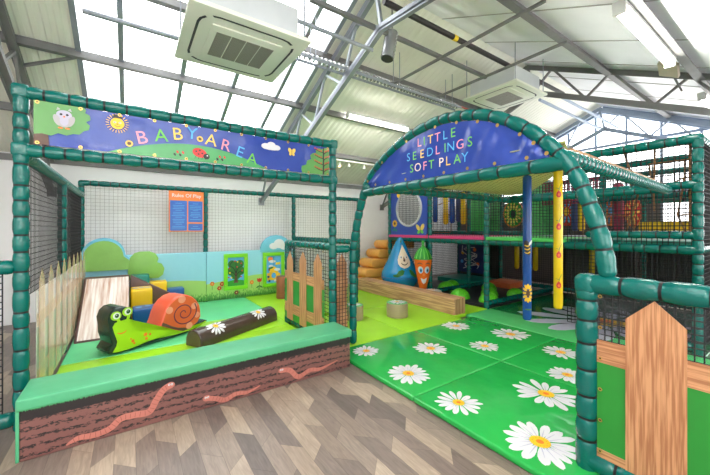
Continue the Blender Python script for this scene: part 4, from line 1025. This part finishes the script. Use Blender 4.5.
# ------------------------------------------------------------------ ramp and corner steps
rp = thing('soft_ramp', 'timber print soft ramp with chocolate brown edges against the left fence', 'soft ramp', (-.3, 5.8, FLR))
RX0, RX1 = -.57, -.005
prof = [(5.22, FLR), (6.5, FLR), (6.5, .745), (6.42, .745)]
obj('wedge', MB().prism(prof, RX0, RX1, lambda a, b, d: (d, a, b), 0, .012, 2), M['ramp_brown'], rp)
s0, s1 = (5.24, FLR + .018), (6.40, .738)
obj('slope_print', MB().add([(RX0 + .03, s0[0], s0[1] + .004), (RX1 - .012, s0[0], s0[1] + .004), (RX1 - .012, s1[0] - .03, s1[1] - .008), (RX0 + .03, s1[0] - .03, s1[1] - .008)], [(0, 1, 2, 3)]), M['wood_ramp'], rp)
wd = obj('soft_wedge', MB().prism([(.005, FLR), (1.0, FLR), (1.0, .12), (.005, .75)], 6.36, 6.48, lambda a, b, d: (a, d, b), 0, .012, 2), M['ramp_brown'], loc=(.5, 6.42, FLR))
tag(wd, 'chocolate brown triangular divider between the coloured steps', 'soft wedge')
def block(x0, x1, y0, y1, z1, mat, label, pr=False):
    o = thing('step_block', label, 'step block', ((x0 + x1) / 2, (y0 + y1) / 2, FLR), 'coloured step blocks')
    obj('block', MB().box(x0, x1, y0, y1, FLR, z1, 0, .025, 3), M[mat], o)
    if pr:
        t_ = MB()
        for k in range(3): t_.patch(ell(x0 + (x1 - x0) * (.2 + .3 * k), (y0 + y1) / 2 + .04 * (k % 2), .04, .05, 14, .4), lambda a, b: (a, b, z1 + .0012), 0, 1)
        obj('top_print', t_, M['lavender' if mat == 'block_yellow' else 'sky'], o)
block(.01, .29, 5.98, 6.35, .56, 'block_yellow', 'yellow step block against the brown divider, behind the snail', True)
block(.03, .42, 5.66, 5.975, .325, 'block_blue', 'low blue step block between the yellow step and the snail', True)
block(.01, .27, 6.5, 6.74, .72, 'block_teal', 'teal step block highest behind the brown divider')
block(.275, .53, 6.5, 6.74, .585, 'block_yellow', 'yellow step block behind the slope of the brown divider')
block(.535, .8, 6.5, 6.74, .44, 'block_blue', 'blue step block lowest at the mural')

# ------------------------------------------------------------------ snail rocker
sA = Vector((-.21, 4.455, FLR + .01)); sd = Vector((.9010, .4338, 0)); sn = Vector((-.4338, .9010, 0))
def sp(a, b, d): return tuple(sA + sd * (a * 1.03) + sn * d + Vector((0, 0, b)))
sn_ = thing('snail_rocker', 'soft play snail rocker with lime face and orange spiral shell', 'rocker', tuple(sA + sd * .5))
body = [(.03, .31), (.02, .40), (.045, .475), (.09, .515), (.15, .522), (.205, .502), (.243, .452), (.254, .355), (.262, .265), (.298, .212), (.388, .178), (.5, .172), (.6, .18), (.7, .14), (.82, .07), (1.0, .06), (1.17, .11), (1.215, .095),
        (1.12, .05), (.95, .012), (.75, -.002), (.53, -.006), (.36, -.002), (.2, .0), (.1, .004), (.03, .02), (.018, .05), (.06, .12), (.035, .22)]
obj('body', MB().prism(body, 0, .31, sp, 0, .03, 4), M['snail_dark'], sn_)
green = [(.07, .245), (.055, .31), (.075, .35), (.1, .36), (.15, .352), (.2, .37), (.243, .35), (.256, .26), (.295, .2), (.388, .166), (.5, .16), (.6, .165), (.7, .125), (.82, .058), (1.0, .05), (1.16, .1), (1.19, .095), (1.1, .052), (.93, .03), (.75, .03), (.6, .045), (.45, .05), (.33, .03), (.2, .018), (.1, .02), (.055, .03), (.09, .09), (.1, .14)]
mps_ = lambda d: (lambda a, b: sp(a, b, -d))
gp = MB()
bmx = bmesh.new(); vv = [bmx.verts.new(sp(a, b, -.0015)) for a, b in green]; bmx.faces.new(vv); bmesh.ops.triangulate(bmx, faces=bmx.faces[:]); gp.bm(bmx)
obj('green_print', gp, M['snail_green'], sn_)
for ex, ez in ((.088, .428), (.2, .452)):
    e_ = MB().ribbon([(ex + .015, ez - .04), (ex + .045 if ex < .15 else ex - .005, .33)], [.03, .03], mps_(.002), 0, 3).patch(ell(ex, ez, .052, .05), mps_(.0024), 0, 1)
    eo = obj('eye', e_, M['snail_green'], sn_)
    p_ = MB().patch(ell(ex + .004, ez, .034, .036), mps_(.0032), 0, 1).patch(ell(ex + .008, ez, .021, .024, 16), mps_(.0038), 1, 1).patch(ell(ex + .009, ez + .001, .013, .016, 14), mps_(.0044), 2, 1).patch(ell(ex + .004, ez + .008, .005, .005, 8), mps_(.005), 0, 1)
    obj('eyeball', p_, [M['white'], M['dgreen'], M['black']], eo)
obj('smile', MB().ribbon([(.1, .235), (.125, .222), (.16, .222), (.19, .24)], [.006, .014, .014, .006], mps_(.0028), 0, 5), M['orange'], sn_)
mb = MB()
for a, b, q in ((.255, .1, .017), (.27, .07, .012), (.39, .135, .02), (.4, .085, .016), (.44, .125, .013), (.235, .13, .009)): mb.patch(ell(a, b, q, q * 1.1, 14), mps_(.0028), 0, 1)
obj('orange_spots', mb, M['orange'], sn_)
seat = [(.31, .21), (.36, .185), (.45, .172), (.56, .174), (.6, .185), (.6, .2), (.5, .2), (.4, .212)]
obj('seat', MB().prism([(.27, .23), (.31, .205), (.39, .183), (.5, .178), (.6, .186), (.6, .196), (.5, .188), (.39, .194), (.315, .216), (.275, .242)], .012, .3, sp, 0, .003, 1), M['ac_slot'], sn_)
shell = [(.55, .185), (.575, .235), (.6, .32), (.635, .4), (.69, .465), (.76, .51), (.84, .527), (.91, .515), (.98, .478), (1.04, .42), (1.085, .345), (1.1, .265), (1.105, .18), (1.06, .11), (1.0, .075), (.9, .04), (.82, .04), (.74, .075), (.66, .12), (.6, .15)]
sh = obj('shell', MB().prism(shell, -.006, .318, sp, 0, .03, 4), M['snail_shell'], sn_)
cS = (.845, .28)
face = [(cS[0] + (a - cS[0]) * .93, cS[1] + (b - cS[1]) * .93) for a, b in shell]
obj('shell_print', MB().patch(face, mps_(.0075), 0, 1, cS), M['snail_face'], sh)
for a, b, q in ((.67, .36, .045), (.83, .47, .05), (1.0, .35, .045), (1.04, .22, .04), (.93, .1, .045)): obj('shell_spot', MB().patch(ell(a, b, q, q, 18), mps_(.0082), 0, 1), M['snail_spot'], sh)
sp_pts = []
for k in range(44):
    t = k / 43; an = -.9 + t * 4.4 * PI * .95; q = .012 + .165 * t; sp_pts.append((cS[0] + .015 + q * math.cos(an + PI * .3), cS[1] + .005 + q * math.sin(an + PI * .3) * .95))
obj('spiral', MB().ribbon(sp_pts, [.012, .014, .016], mps_(.009), 0, 2), M['purple'], sh)
obj('shell_band', MB().patch([(.57, .19), (.61, .17), (.69, .125), (.77, .085), (.84, .05), (.9, .052), (.88, .085), (.8, .1), (.7, .15), (.63, .2), (.585, .225)], mps_(.0085), 0, 1, (.72, .125)), M['ramp_brown'], sh)

# ------------------------------------------------------------------ dark log bolster with daisies
lA = Vector((.62, 4.28, FLR)); ld = Vector((.875, .484, 0)).normalized(); ln = Vector((-ld.y, ld.x, 0))
def lp(a, b, d): return tuple(lA + ld * d + ln * a + Vector((0, 0, b)))
lg = thing('log_bolster', 'shiny dark brown half-round log bolster with white daisies', 'bolster', tuple(lA + ld * .65))
D_ = [(-.14, .0), (-.14, .06)] + [(.14 * math.cos(t), .07 + .13 * math.sin(t)) for t in [PI - PI * k / 12 for k in range(1, 12)]] + [(.14, .06), (.14, 0)]
obj('log', MB().prism(D_, 0, 1.36, lp, 0, .018, 3), M['log_dark'], lg)
obj('end_print', MB().patch([(a * .9, .008 + b * .9) for a, b in D_], lambda a, b: lp(a, b, -.0015), 0, 1), M['ramp_brown'], lg)
def logmap(s0):
    # a along the log, b around its round top
    def f(a, b):
        t = PI * .68 - b / .14; return tuple(lA + ld * (s0 + a) + ln * (-.142 * math.cos(PI - t) if False else .1425 * math.cos(t)) + Vector((0, 0, .07 + .1325 * math.sin(t))))
    return f
for s0 in (.27, 1.02): daisy(lg, 0, 0.02, 0, .14, logmap(s0), petals=13)

# ------------------------------------------------------------------ stumps, timber beam
def stump(x, y, r, h, z0, label, top='stump_top'):
    o = thing('stump_seat', label, 'stump', (x, y, z0), 'stumps')
    obj('side', MB().lathe([(r * .97, z0), (r, z0 + .012), (r, z0 + h - .014), (r * .985, z0 + h - .004)], x, y, 0, 28), M['stump_side'], o)
    obj('top', MB().lathe([(r * .985, z0 + h - .004), (r * .9, z0 + h + .002)], x, y, 0, 28), M[top], o)
    daisy(o, x, y, z0 + h + .003, r * .86, petals=13)
stump(3.64, 4.03, .175, .23, .052, 'beige stump with a daisy top left of the timber beam')
stump(2.95, 4.3, .155, .23, .052, 'beige stump with a daisy top seen just behind the arch foot')
bs = thing('brown_stump', 'small upright brown log stump beside the castle board', 'stump', (2.56, 6.3, FLR))
obj('side', MB().lathe([(.12, FLR), (.125, FLR + .02), (.12, .3), (.125, .5), (.118, .53)], 2.56, 6.3, 0, 20), M['stump_brown'], bs)
obj('top', MB().lathe([(.118, .53), (.1, .535)], 2.56, 6.3, 0, 20), M['ramp_brown'], bs)
tb = thing('balance_bar', 'long timber print soft balance beam in front of the blue droplet', 'balance bar', (4.6, 4.85, .05))
obj('beam', MB().box(4.43, 4.72, 3.5, 6.3, .052, .325, 0, .012, 3), M['wood_y'], tb)
obj('end_grain', MB().add([(4.445, 3.4985, .064), (4.705, 3.4985, .064), (4.705, 3.4985, .313), (4.445, 3.4985, .313)], [(0, 1, 2, 3)]), M['wood_end'], tb)

# ------------------------------------------------------------------ droplet and carrot
def surf(prof, cx, cy, ang0):
    def rad(z):
        for (r0, z0), (r1, z1) in zip(prof, prof[1:]):
            if z0 <= z <= z1: return r0 + (r1 - r0) * (z - z0) / max(1e-6, z1 - z0)
        return prof[-1][0]
    def mk(d):
        def f(a, b):
            r = rad(b); t = ang0 + a / .3
            return (cx + (r + d) * math.cos(t), cy + (r + d) * math.sin(t), b)
        return f
    return mk
DX, DY = 5.17, 5.63
dprof = smooth2([(.16, .055), (.24, .1), (.345, .2), (.415, .32), (.43, .43), (.405, .53), (.33, .68), (.255, .84), (.16, 1.06), (.09, 1.21), (.045, 1.28), (.012, 1.3)], 4)
dr = thing('droplet_bag', 'blue raindrop shaped soft bag with a cream smiling face', 'soft bag', (DX, DY, .05))
obj('body', MB().lathe(dprof, DX, DY, 0, 40), M['drop'], dr)
seam = MB(); seam.tube([(DX + .43 * math.cos(2 * PI * k / 40), DY + .43 * math.sin(2 * PI * k / 40), .39) for k in range(41)], .007, 0, 6)
obj('seam', seam, M['block_blue'], dr)
dm = surf(dprof, DX, DY, math.atan2(-DY, -DX) + .34)
fo = [(0, 1.13), (.07, 1.04), (.12, .94), (.155, .84), (.16, .75), (.12, .67), (.05, .63), (-.02, .61), (-.09, .645), (-.14, .71), (-.155, .8), (-.135, .9), (-.09, 1.0), (-.05, 1.06)]
fc = obj('face', MB().patch(fo, dm(.004), 0, 6), M['drop_face'], dr)
mb = MB()
for a in (-.075, .075): mb.patch(ell(a, .85, .03, .035, 16), dm(.0065), 3, 3).patch(ell(a + .005, .85, .015, .018, 12), dm(.008), 0, 2)
mb.ribbon([(-.075, .73), (-.035, .695), (.02, .69), (.08, .735)], [.01, .018, .018, .01], dm(.007), 0, 5)
mb.patch([(-.005, .87), (.03, .8), (.025, .76), (-.005, .755), (-.025, .77)], dm(.007), 1, 3)
obj('features', mb, [M['black'], M['brown'], M['orange'], M['white']], fc)
lf = MB().patch([(-.02, .56), (-.05, .47), (-.14, .42), (-.2, .43), (-.21, .47), (-.15, .49), (-.12, .56), (-.06, .585)], dm(.005), 0, 4).patch([(.06, .57), (.08, .47), (.16, .4), (.22, .42), (.22, .46), (.17, .48), (.13, .56), (.09, .59)], dm(.005), 0, 4)
obj('leaf_collar', lf, M['dgreen'], dr)
obj('top_leaf', MB().patch(ell(-.02, 1.22, .1, .022, 16, .5), dm(.006), 0, 3), M['dgreen'], dr)

KX, KY = 5.1, 4.84
kprof = smooth2([(.03, .1), (.06, .15), (.1, .34), (.145, .56), (.175, .74), (.185, .84), (.16, .88)], 4)
kr = thing('carrot_bag', 'orange carrot soft bag with a face and green leafy top beside the droplet', 'soft bag', (KX, KY, .05))
obj('body', MB().lathe(kprof, KX, KY, 0, 28), M['carrot'], kr)
obj('leafy_top', MB().lathe(smooth2([(.19, .85), (.185, .9), (.15, .98), (.1, 1.06), (.045, 1.11), (.03, 1.14), (.028, 1.2), (.034, 1.235), (.012, 1.245)], 4), KX, KY, 0, 28), M['leaf'], kr)
km = surf(kprof, KX, KY, math.atan2(-KY, -KX) + .15)
km2 = surf([(.19, .85), (.185, .9), (.15, .98), (.1, 1.06), (.045, 1.11)], KX, KY, math.atan2(-KY, -KX) + .15)
st = MB()
for k in range(-4, 5): st.ribbon([(k * .14, .87), (k * .14, .98), (k * .14, 1.08)], [.03, .026, .02], km2(.004), 0, 4)
obj('leaf_stripes', st, M['lgreen'], kr)
mb = MB()
for a in (-.14, .12): mb.patch(ell(a, .64, .105, .075), km(.004), 1, 4).patch(ell(a + .02, .63, .06, .05, 16), km(.006), 3, 3).patch(ell(a + .02, .63, .03, .028, 12), km(.0075), 0, 2)
for a in (-.15, .13): mb.ribbon([(a - .09, .76), (a, .785), (a + .09, .76)], [.016, .02, .016], km(.005), 2, 4)
mb.patch([(-.15, .47), (0, .44), (.15, .48), (.12, .38), (.0, .34), (-.1, .38)], km(.005), 1, 4).patch(ell(0, .54, .06, .03, 14), km(.006), 4, 3)
obj('face', mb, [M['black'], M['white'], M['brown'], M['sky'], M['orange']], kr)
cu_ = thing('daisy_cushion', 'small pale daisy cushion lying at the foot of the carrot', 'cushion', (5.0, 4.47, .05))
obj('cushion', MB().lathe([(.15, .052), (.18, .09), (.18, .22), (.16, .26), (.08, .27)], 5.0, 4.47, 0, 24), M['lgrey'], cu_)
daisy(cu_, 5.0, 4.47, .273, .15, petals=12)

# ------------------------------------------------------------------ orange roll slide
for k, (x, z, lbl) in enumerate(((4.6, .17, 'lowest orange roll of the stepped soft slide'), (4.66, .4, 'second orange roll up the stepped soft slide'), (4.86, .63, 'third orange roll, mid height of the stepped soft slide'),
                                 (5.08, .86, 'fourth orange roll up, below the topmost one'), (5.34, 1.085, 'topmost orange roll of the stepped soft slide beside the blue panel'))):
    r = thing('slide_roll', lbl, 'soft roll', (x + .4, 6.6, .05), 'orange slide rolls')
    rr = .112
    out = [(x + rr - rr * math.sin(t), z - rr * math.cos(t)) for t in [PI * q / 14 for q in range(15)]] + [(x + 1.0, z + rr), (x + 1.0, z - rr)]
    obj('roll', MB().prism(out, 6.32, 6.85, lambda a, b, d: (a, d, b), 0, .03, 3), M['slide'], r)

# ------------------------------------------------------------------ climbing frame
FX = [5.35, 6.7, 8.05]; FYs = [.825, 2.17, 3.51, 4.87, 6.19]
kf = thing('climbing_frame', 'two-storey teal foam climbing frame with netted bays and padded decks', 'climbing frame', (6.7, 3.5, 0))
for y_ in (.825, 3.51, 4.87, 6.19): post(kf, FX[0], y_, .06, 2.54, .05)
for x_ in FX[1:]:
    for y_ in FYs: post(kf, x_, (1.96 if y_ == 2.17 and x_ > 7 else y_), .06 if x_ > 7 or y_ in (6.19, 4.87) else 1.2, 2.54, .048)
for x_ in FX:
    for z_ in (1.25, 2.54): rail(kf, (x_, .825, z_), (x_, 6.19, z_), .055)
for z_, y0, y1, x_ in ((2.01, .825, 3.51, 5.35), (2.01, .825, 3.51, 8.05), (1.4, 3.51, 6.19, 6.7), (1.42, .825, 2.2, 6.7), (2.0, .825, 2.2, 6.7)): rail(kf, (x_, y0, z_), (x_, y1, z_), .048)
rail(kf, (5.35, .825, 1.42), (5.35, 1.9, 1.42), .045)
for y_ in FYs:
    for z_ in (1.25, 2.54):
        if z_ > 2 and y_ in (2.17,): continue
        rail(kf, (FX[0] if y_ != 2.17 else FX[1], y_, z_), (FX[2], y_, z_), .05)
rail(kf, (5.35, 3.51, .13), (8.05, 3.51, .13), .05); rail(kf, (5.35, 4.87, .13), (8.05, 4.87, .13), .05); rail(kf, (8.05, .825, .13), (8.05, 6.19, .13), .05); rail(kf, (5.35, .9, .13), (8.05, .9, .13), .05)
# nets
NB, NG_ = M['net_black'], M['net_green']
for a in (dict(o=(5.35, .825, 1.28), u=(0, 1, 0), v=(0, 0, 1), W=2.7, H=1.22), dict(o=(5.35, 3.51, 1.28), u=(0, 1, 0), v=(0, 0, 1), W=1.36, H=1.22),
          dict(o=(8.05, .825, .12), u=(0, 1, 0), v=(0, 0, 1), W=5.36, H=2.4), dict(o=(5.35, .8, .12), u=(1, 0, 0), v=(0, 0, 1), W=2.7, H=2.4), dict(o=(5.35, 6.22, .12), u=(1, 0, 0), v=(0, 0, 1), W=2.7, H=2.4),
          dict(o=(5.35, .825, .12), u=(0, 1, 0), v=(0, 0, 1), W=1.35, H=1.1), dict(o=(6.7, .825, 1.28), u=(0, 1, 0), v=(0, 0, 1), W=1.35, H=1.22), dict(o=(6.7, .825, .1), u=(0, 1, 0), v=(0, 0, 1), W=1.35, H=1.12)):
    obj('net', net(MB(), pitch=.05, th=.004 if a['W'] == 1.36 else .0075, **a), NB, kf)
# lower dark boards at the back of the maze
for a_, b_ in ((.83, 2.0), (2.1, 3.4), (4.87, 6.19)): obj('maze_board', MB().box(8.09, 8.12, a_, b_, .1, 1.2), M['wall_dark'], kf)
# decks
for x0, x1, y0, y1, c in ((5.29, 6.68, 3.53, 4.85, 'magenta'), (5.29, 6.68, 4.89, 6.17, 'magenta'), (5.29, 6.68, 2.2, 3.49, 'panel_green'), (5.38, 6.68, .86, 2.17, 'block_teal'), (6.72, 8.03, .86, 3.49, 'pink'), (6.72, 8.03, 3.53, 6.17, 'mat_teal')):
    obj('deck', MB().box(x0, x1, y0, y1, 1.29, 1.35, 0, .012), M[c] if c != 'pink' else M['lavender'], kf)
    obj('deck_underside', MB().box(max(x0, 5.4), x1, y0, y1, 1.272, 1.288), M['mat_black'], kf)
# green mesh walls upstairs
for y_ in (4.87, 3.51):
    obj('mesh_wall', MB().box(6.76, 7.99, y_ - .005, y_ + .005, 1.36, 2.48), M['panel_green'], kf)
    obj('net', net(MB(), (6.76, y_ - .012, 1.36), (1, 0, 0), (0, 0, 1), 1.23, 1.12, .06, .009), NG_, kf)
# rope nets upstairs
def ropes(o, u, W, H, n, m_, seed):
    rnd = random.Random(seed); o = Vector(o); u = Vector(u); mb = MB(); P = {}
    for i in range(n + 1):
        for j in range(m_ + 1):
            a = i / n + (0 if i in (0, n) else rnd.uniform(-.28, .28) / n); b = j / m_ + (0 if j in (0, m_) else rnd.uniform(-.28, .28) / m_)
            P[i, j] = o + u * (a * W) + Vector((0, 0, b * H))
    for i in range(n + 1):
        for j in range(m_ + 1):
            if j < m_ and rnd.random() < .8: mb.tube([P[i, j], P[i, j + 1]], .012, 0, 6)
            if i < n and rnd.random() < .7: mb.tube([P[i, j], P[i + 1, j]], .012, 0, 6)
    return mb
obj('rope_net', ropes((6.66, 4.9, 1.4), (0, 1, 0), 1.25, 1.1, 5, 3, 3), M['rope'], kf)
obj('rope_net', ropes((5.42, .9, 1.4), (0, 1, 0), 1.1, 1.1, 4, 2, 5), M['rope'], kf)
obj('rope_net', ropes((6.64, .9, 1.42), (0, 1, 0), 1.2, 1.08, 4, 3, 8), M['rope'], kf)

# blue bubble-window panel
bp_ = thing('bubble_panel', 'blue play panel with a round clear bubble window, flower and butterfly', 'play panel', (5.33, 5.53, 1.32))
N = 48; outer = [(4.94, 1.33), (6.12, 1.33), (6.12, 2.45), (4.94, 2.45)]
WY, WZ, WR = 5.5, 1.96, .4
ring = ell(WY, WZ, WR, WR, N)
sq = []
for a, b in ring:
    dx, dz = a - WY, b - WZ; k = 1e9
    for lim, c in ((6.12 - WY, dx), (WY - 4.94, -dx), (2.45 - WZ, dz), (WZ - 1.33, -dz)):
        if c > 1e-6: k = min(k, lim / c)
    sq.append((WY + dx * k, WZ + dz * k))
mb = MB()
vs_ = [(5.325, a, b) for a, b in ring] + [(5.325, a, b) for a, b in sq] + [(5.355, a, b) for a, b in ring] + [(5.355, a, b) for a, b in sq]
F = []
for i in range(N):
    j = (i + 1) % N; F += [(i, j, N + j, N + i), (2 * N + j, 2 * N + i, 3 * N + i, 3 * N + j), (i, 2 * N + i, 2 * N + j, j), (N + i, N + j, 3 * N + j, 3 * N + i)]
mb.add(vs_, F); obj('board', mb, M['panel_blue'], bp_)
dome = MB(); rows = 6; vs_ = []
for k in range(rows + 1):
    t = PI / 2 * k / rows; vs_ += [(5.33 - .16 * math.sin(t), WY + WR * 1.0 * math.cos(t) * math.cos(2 * PI * i / N), WZ + WR * math.cos(t) * math.sin(2 * PI * i / N)) for i in range(N)]
dome.add(vs_, [(k * N + i, k * N + (i + 1) % N, (k + 1) * N + (i + 1) % N, (k + 1) * N + i) for k in range(rows) for i in range(N)], 0, True)
obj('bubble', dome, M['pvc'], bp_)
obj('window_ring', MB().tube([(5.32, a, b) for a, b in ring + ring[:1]], .028, 0, 8), M['pvc_soft'], bp_)
obj('green_edge', MB().box(5.31, 5.36, 4.93, 6.13, 1.315, 1.345), M['lgreen'], bp_)
mpp = lambda d: (lambda a, b: (5.324 - d, a, b))
fl_ = MB()
for k in range(9): fl_.patch(ell(5.98 + .055 * math.cos(k * .7), 1.62 + .055 * math.sin(k * .7), .034, .026, 12, k * .7), mpp(.001), 0, 1)
fl_.patch(ell(5.98, 1.62, .035, .035, 14), mpp(.002), 1, 1).ribbon([(5.98, 1.55), (5.975, 1.42)], [.014, .014], mpp(.001), 2, 2).patch(ell(5.94, 1.46, .05, .02, 12, .6), mpp(.001), 2, 1).patch(ell(6.02, 1.47, .05, .02, 12, -.6), mpp(.001), 2, 1)
obj('flower', fl_, [M['sunny'], M['brown'], M['block_teal']], bp_)
bu = MB().patch(ell(5.2, 1.52, .085, .045, 16, .9), mpp(.001), 0, 1).patch(ell(5.07, 1.53, .085, .05, 16, 2.1), mpp(.001), 0, 1).patch(ell(5.18, 1.42, .05, .035, 14, -.6), mpp(.0015), 1, 1).patch(ell(5.08, 1.43, .05, .035, 14, .6), mpp(.0015), 1, 1).ribbon([(5.13, 1.38), (5.14, 1.56)], [.014, .014], mpp(.003), 2, 2)
obj('butterfly', bu, [M['lyellow'], M['lgreen'], M['brown']], bp_)
# small yellow tab at the top of the bubble panel
obj('sun_print', MB().patch(ell(5.85, 2.3, .06, .06), mpp(.001), 0, 1), M['sunny'], bp_)

# bolsters hanging on the upper floor
for x, y, z0, c, lbl in ((6.6, 5.83, 1.66, 'bol_blue', 'leftmost blue bolster hanging upstairs behind the pink deck'), (6.6, 5.48, 1.6, 'bol_yellow', 'yellow bolster hanging upstairs between two blue ones'),
                         (6.6, 5.28, 1.63, 'bol_blue', 'blue bolster hanging upstairs right of the first yellow one'), (6.62, 5.1, 1.66, 'navy', 'thin navy bolster hanging upstairs behind the ropes'),
                         (6.6, 4.95, 1.6, 'bol_yellow', 'yellow bolster hanging upstairs beside the green mesh wall'),
                         (7.75, 2.27, 1.42, 'maroon', 'maroon bolster hanging upstairs right of the arch side'), (7.6, 2.95, 1.45, 'navy', 'navy bolster hanging upstairs left of the arch side'), (7.62, 2.84, 1.45, 'bol_yellow', 'yellow bolster hanging upstairs seen beside the arch side')):
    o = thing('upper_bolster', lbl, 'hanging bolster', (x, y, z0), 'upstairs hanging bolsters'); r = .062 if c != 'maroon' else .09
    obj('body', MB().lathe([(r * .5, z0), (r, z0 + r * .6), (r, 2.34), (r * .5, 2.38)], x, y, 0, 14), M[c], o)
    obj('strap', MB().tube([(x, y, 2.37), (x, y, 2.5)], .01, 0, 6), M['black'], o)
# flower discs upstairs
def disc(x, y, z, r, mats, label, petals, sq=.8):
    o = thing('flower_disc', label, 'play disc', (x, y, z), 'upstairs flower discs')
    def dp(a, b, d): return (x + d, y + a * sq, z + b)
    obj('rim', MB().prism(ell(0, 0, r, r * 1.02, 32), -.02, .02, dp, 0, .008, 2), M[mats[0]], o)
    obj('face', MB().patch(ell(-.02, .01, r * .9, r * .93, 32), lambda a, b: dp(a, b, -.0215), 0, 1), M[mats[1]], o)
    p_ = MB()
    for k in range(petals):
        t = 2 * PI * k / petals; p_.patch(ell(.6 * r * math.cos(t), .6 * r * math.sin(t), r * .26, r * .1, 12, t), lambda a, b: dp(a, b, -.0228), 0, 1)
    obj('petals', p_, M[mats[2]], o)
    obj('center', MB().patch(ell(0, 0, r * .22, r * .3, 16), lambda a, b: dp(a, b, -.024), 0, 1), M[mats[3]], o)
    obj('hanger', MB().tube([(x, y, z + r), (x, y, 2.52)], .008, 0, 6), M['black'], o)
disc(7.9, 4.44, 1.86, .33, ('orange', 'leaf', 'lyellow', 'black'), 'green sunflower disc hanging upstairs right of the corner post', 14)
disc(7.9, 3.22, 1.87, .31, ('red', 'red', 'sky', 'sunny'), 'red disc with blue petals hanging upstairs by the yellow bolster', 10, .7)
disc(7.9, 2.43, 1.84, .3, ('orange', 'orange', 'sky', 'sky'), 'orange disc with blue petals hanging upstairs right of the arch', 9, .55)
disc(7.9, 2.08, 1.82, .3, ('orange', 'red', 'lyellow', 'lgreen'), 'red disc with yellow petals hanging upstairs left of the grey net', 10, .42)
tag(obj('padded_step', MB().box(7.3, 7.9, 1.1, 1.85, 1.352, 1.62, 0, .02), M['block_yellow'], loc=(7.6, 1.45, 1.35)), 'yellow padded step upstairs near the right corner post', 'step')
tag(obj('scramble_net', net(MB(), (7.2, 2.3, 2.0), (0, 1, 0), (0, 0, 1), 1.1, .45, .06, .02), M['maroon'], loc=(7.2, 2.85, 2.0)), 'crimson net panel upstairs beside the arch side', 'net')

# inside the lower maze
mz = obj('maze_mat', MB().box(5.42, 8.0, 3.57, 6.15, .001, .07, 0, .012), M['mat_black'], loc=(6.7, 4.86, 0))
tag(mz, 'black floor mat of the lower maze under the climbing frame', 'floor mat')
for x, y, r, lbl in ((5.62, 4.3, .2, 'green grass dome nearest the end of the timber beam'), (5.78, 3.74, .19, 'green grass dome right of the corner post'), (6.35, 4.1, .18, 'green grass dome behind the corner post'),
                     (6.1, 5.05, .2, 'green grass dome in the left bay of the maze, nearer of two'), (6.5, 5.2, .18, 'green grass dome in the left bay of the maze, farther of two'), (6.95, 4.5, .17, 'green grass dome farthest back by the orange mat'), (6.75, 3.75, .17, 'flat green grass dome beside the blue bolster foot')):
    m_ = MB().lathe([(r * math.cos(t), .07 + r * .95 * math.sin(t)) for t in [PI / 2 * k / 9 for k in range(9)]] + [(r * .05, .07 + r * .95)], x, y, 0, 24)
    tag(obj('grass_dome', m_, M['bump_green'], loc=(x, y, .07)), lbl, 'grass dome', 'green grass domes')
tag(obj('maze_mat', MB().box(7.35, 7.98, 4.2, 4.82, .071, .2, 0, .012), M['mat_orange'], loc=(7.5, 4.2, .07)), 'orange padded block deep inside the lower maze', 'soft block')
tag(obj('maze_mat', MB().box(7.0, 7.98, 4.95, 6.1, .071, .18, 0, .012), M['block_teal'], loc=(7.5, 5.5, .07)), 'teal padded block deep inside the lower maze', 'soft block')
sc_ = thing('wire_board', 'dark blue board with looping white wires deep in the lower maze', 'play panel', (7.98, 5.8, .3))
obj('board', MB().box(7.97, 8.0, 5.3, 6.15, .25, 1.1), M['navy'], sc_)
rnd = random.Random(4)
for k in range(4):
    p_ = [(7.955 - .05 * rnd.random(), 5.45 + .55 * rnd.random(), .35 + .1 * q + .08 * rnd.random()) for q in range(7)]
    obj('wire', MB().tube(smooth2(p_, 5), .011, 0, 6), M['white'], sc_)
for y, z, c in ((5.5, .5, 'orange'), (6.0, .8, 'sunny'), (5.6, .9, 'orange'), (6.02, .55, 'sky')): obj('print', MB().patch(ell(y, z, .05, .05, 14), lambda a, b: (7.968, a, b), 0, 1), M[c], sc_)
for y, c, l_ in ((3.9, 'bol_yellow', 'yellow bolster hanging in the maze left of the blue bolster'), (4.35, 'bol_yellow', 'yellow bolster hanging deep in the maze by the corner post'), (2.75, 'bol_yellow', 'yellow bolster hanging behind the yellow entrance bolster')):
    o = thing('maze_bolster', l_, 'hanging bolster', (7.9, y, .5), 'maze bolsters')
    obj('body', MB().lathe([(.03, .5), (.055, .54), (.055, 1.16), (.03, 1.2)], 7.9, y, 0, 12), M[c], o)
    obj('strap', MB().tube([(7.9, y, 1.19), (7.9, y, 1.26)], .01, 0, 6), M['black'], o)
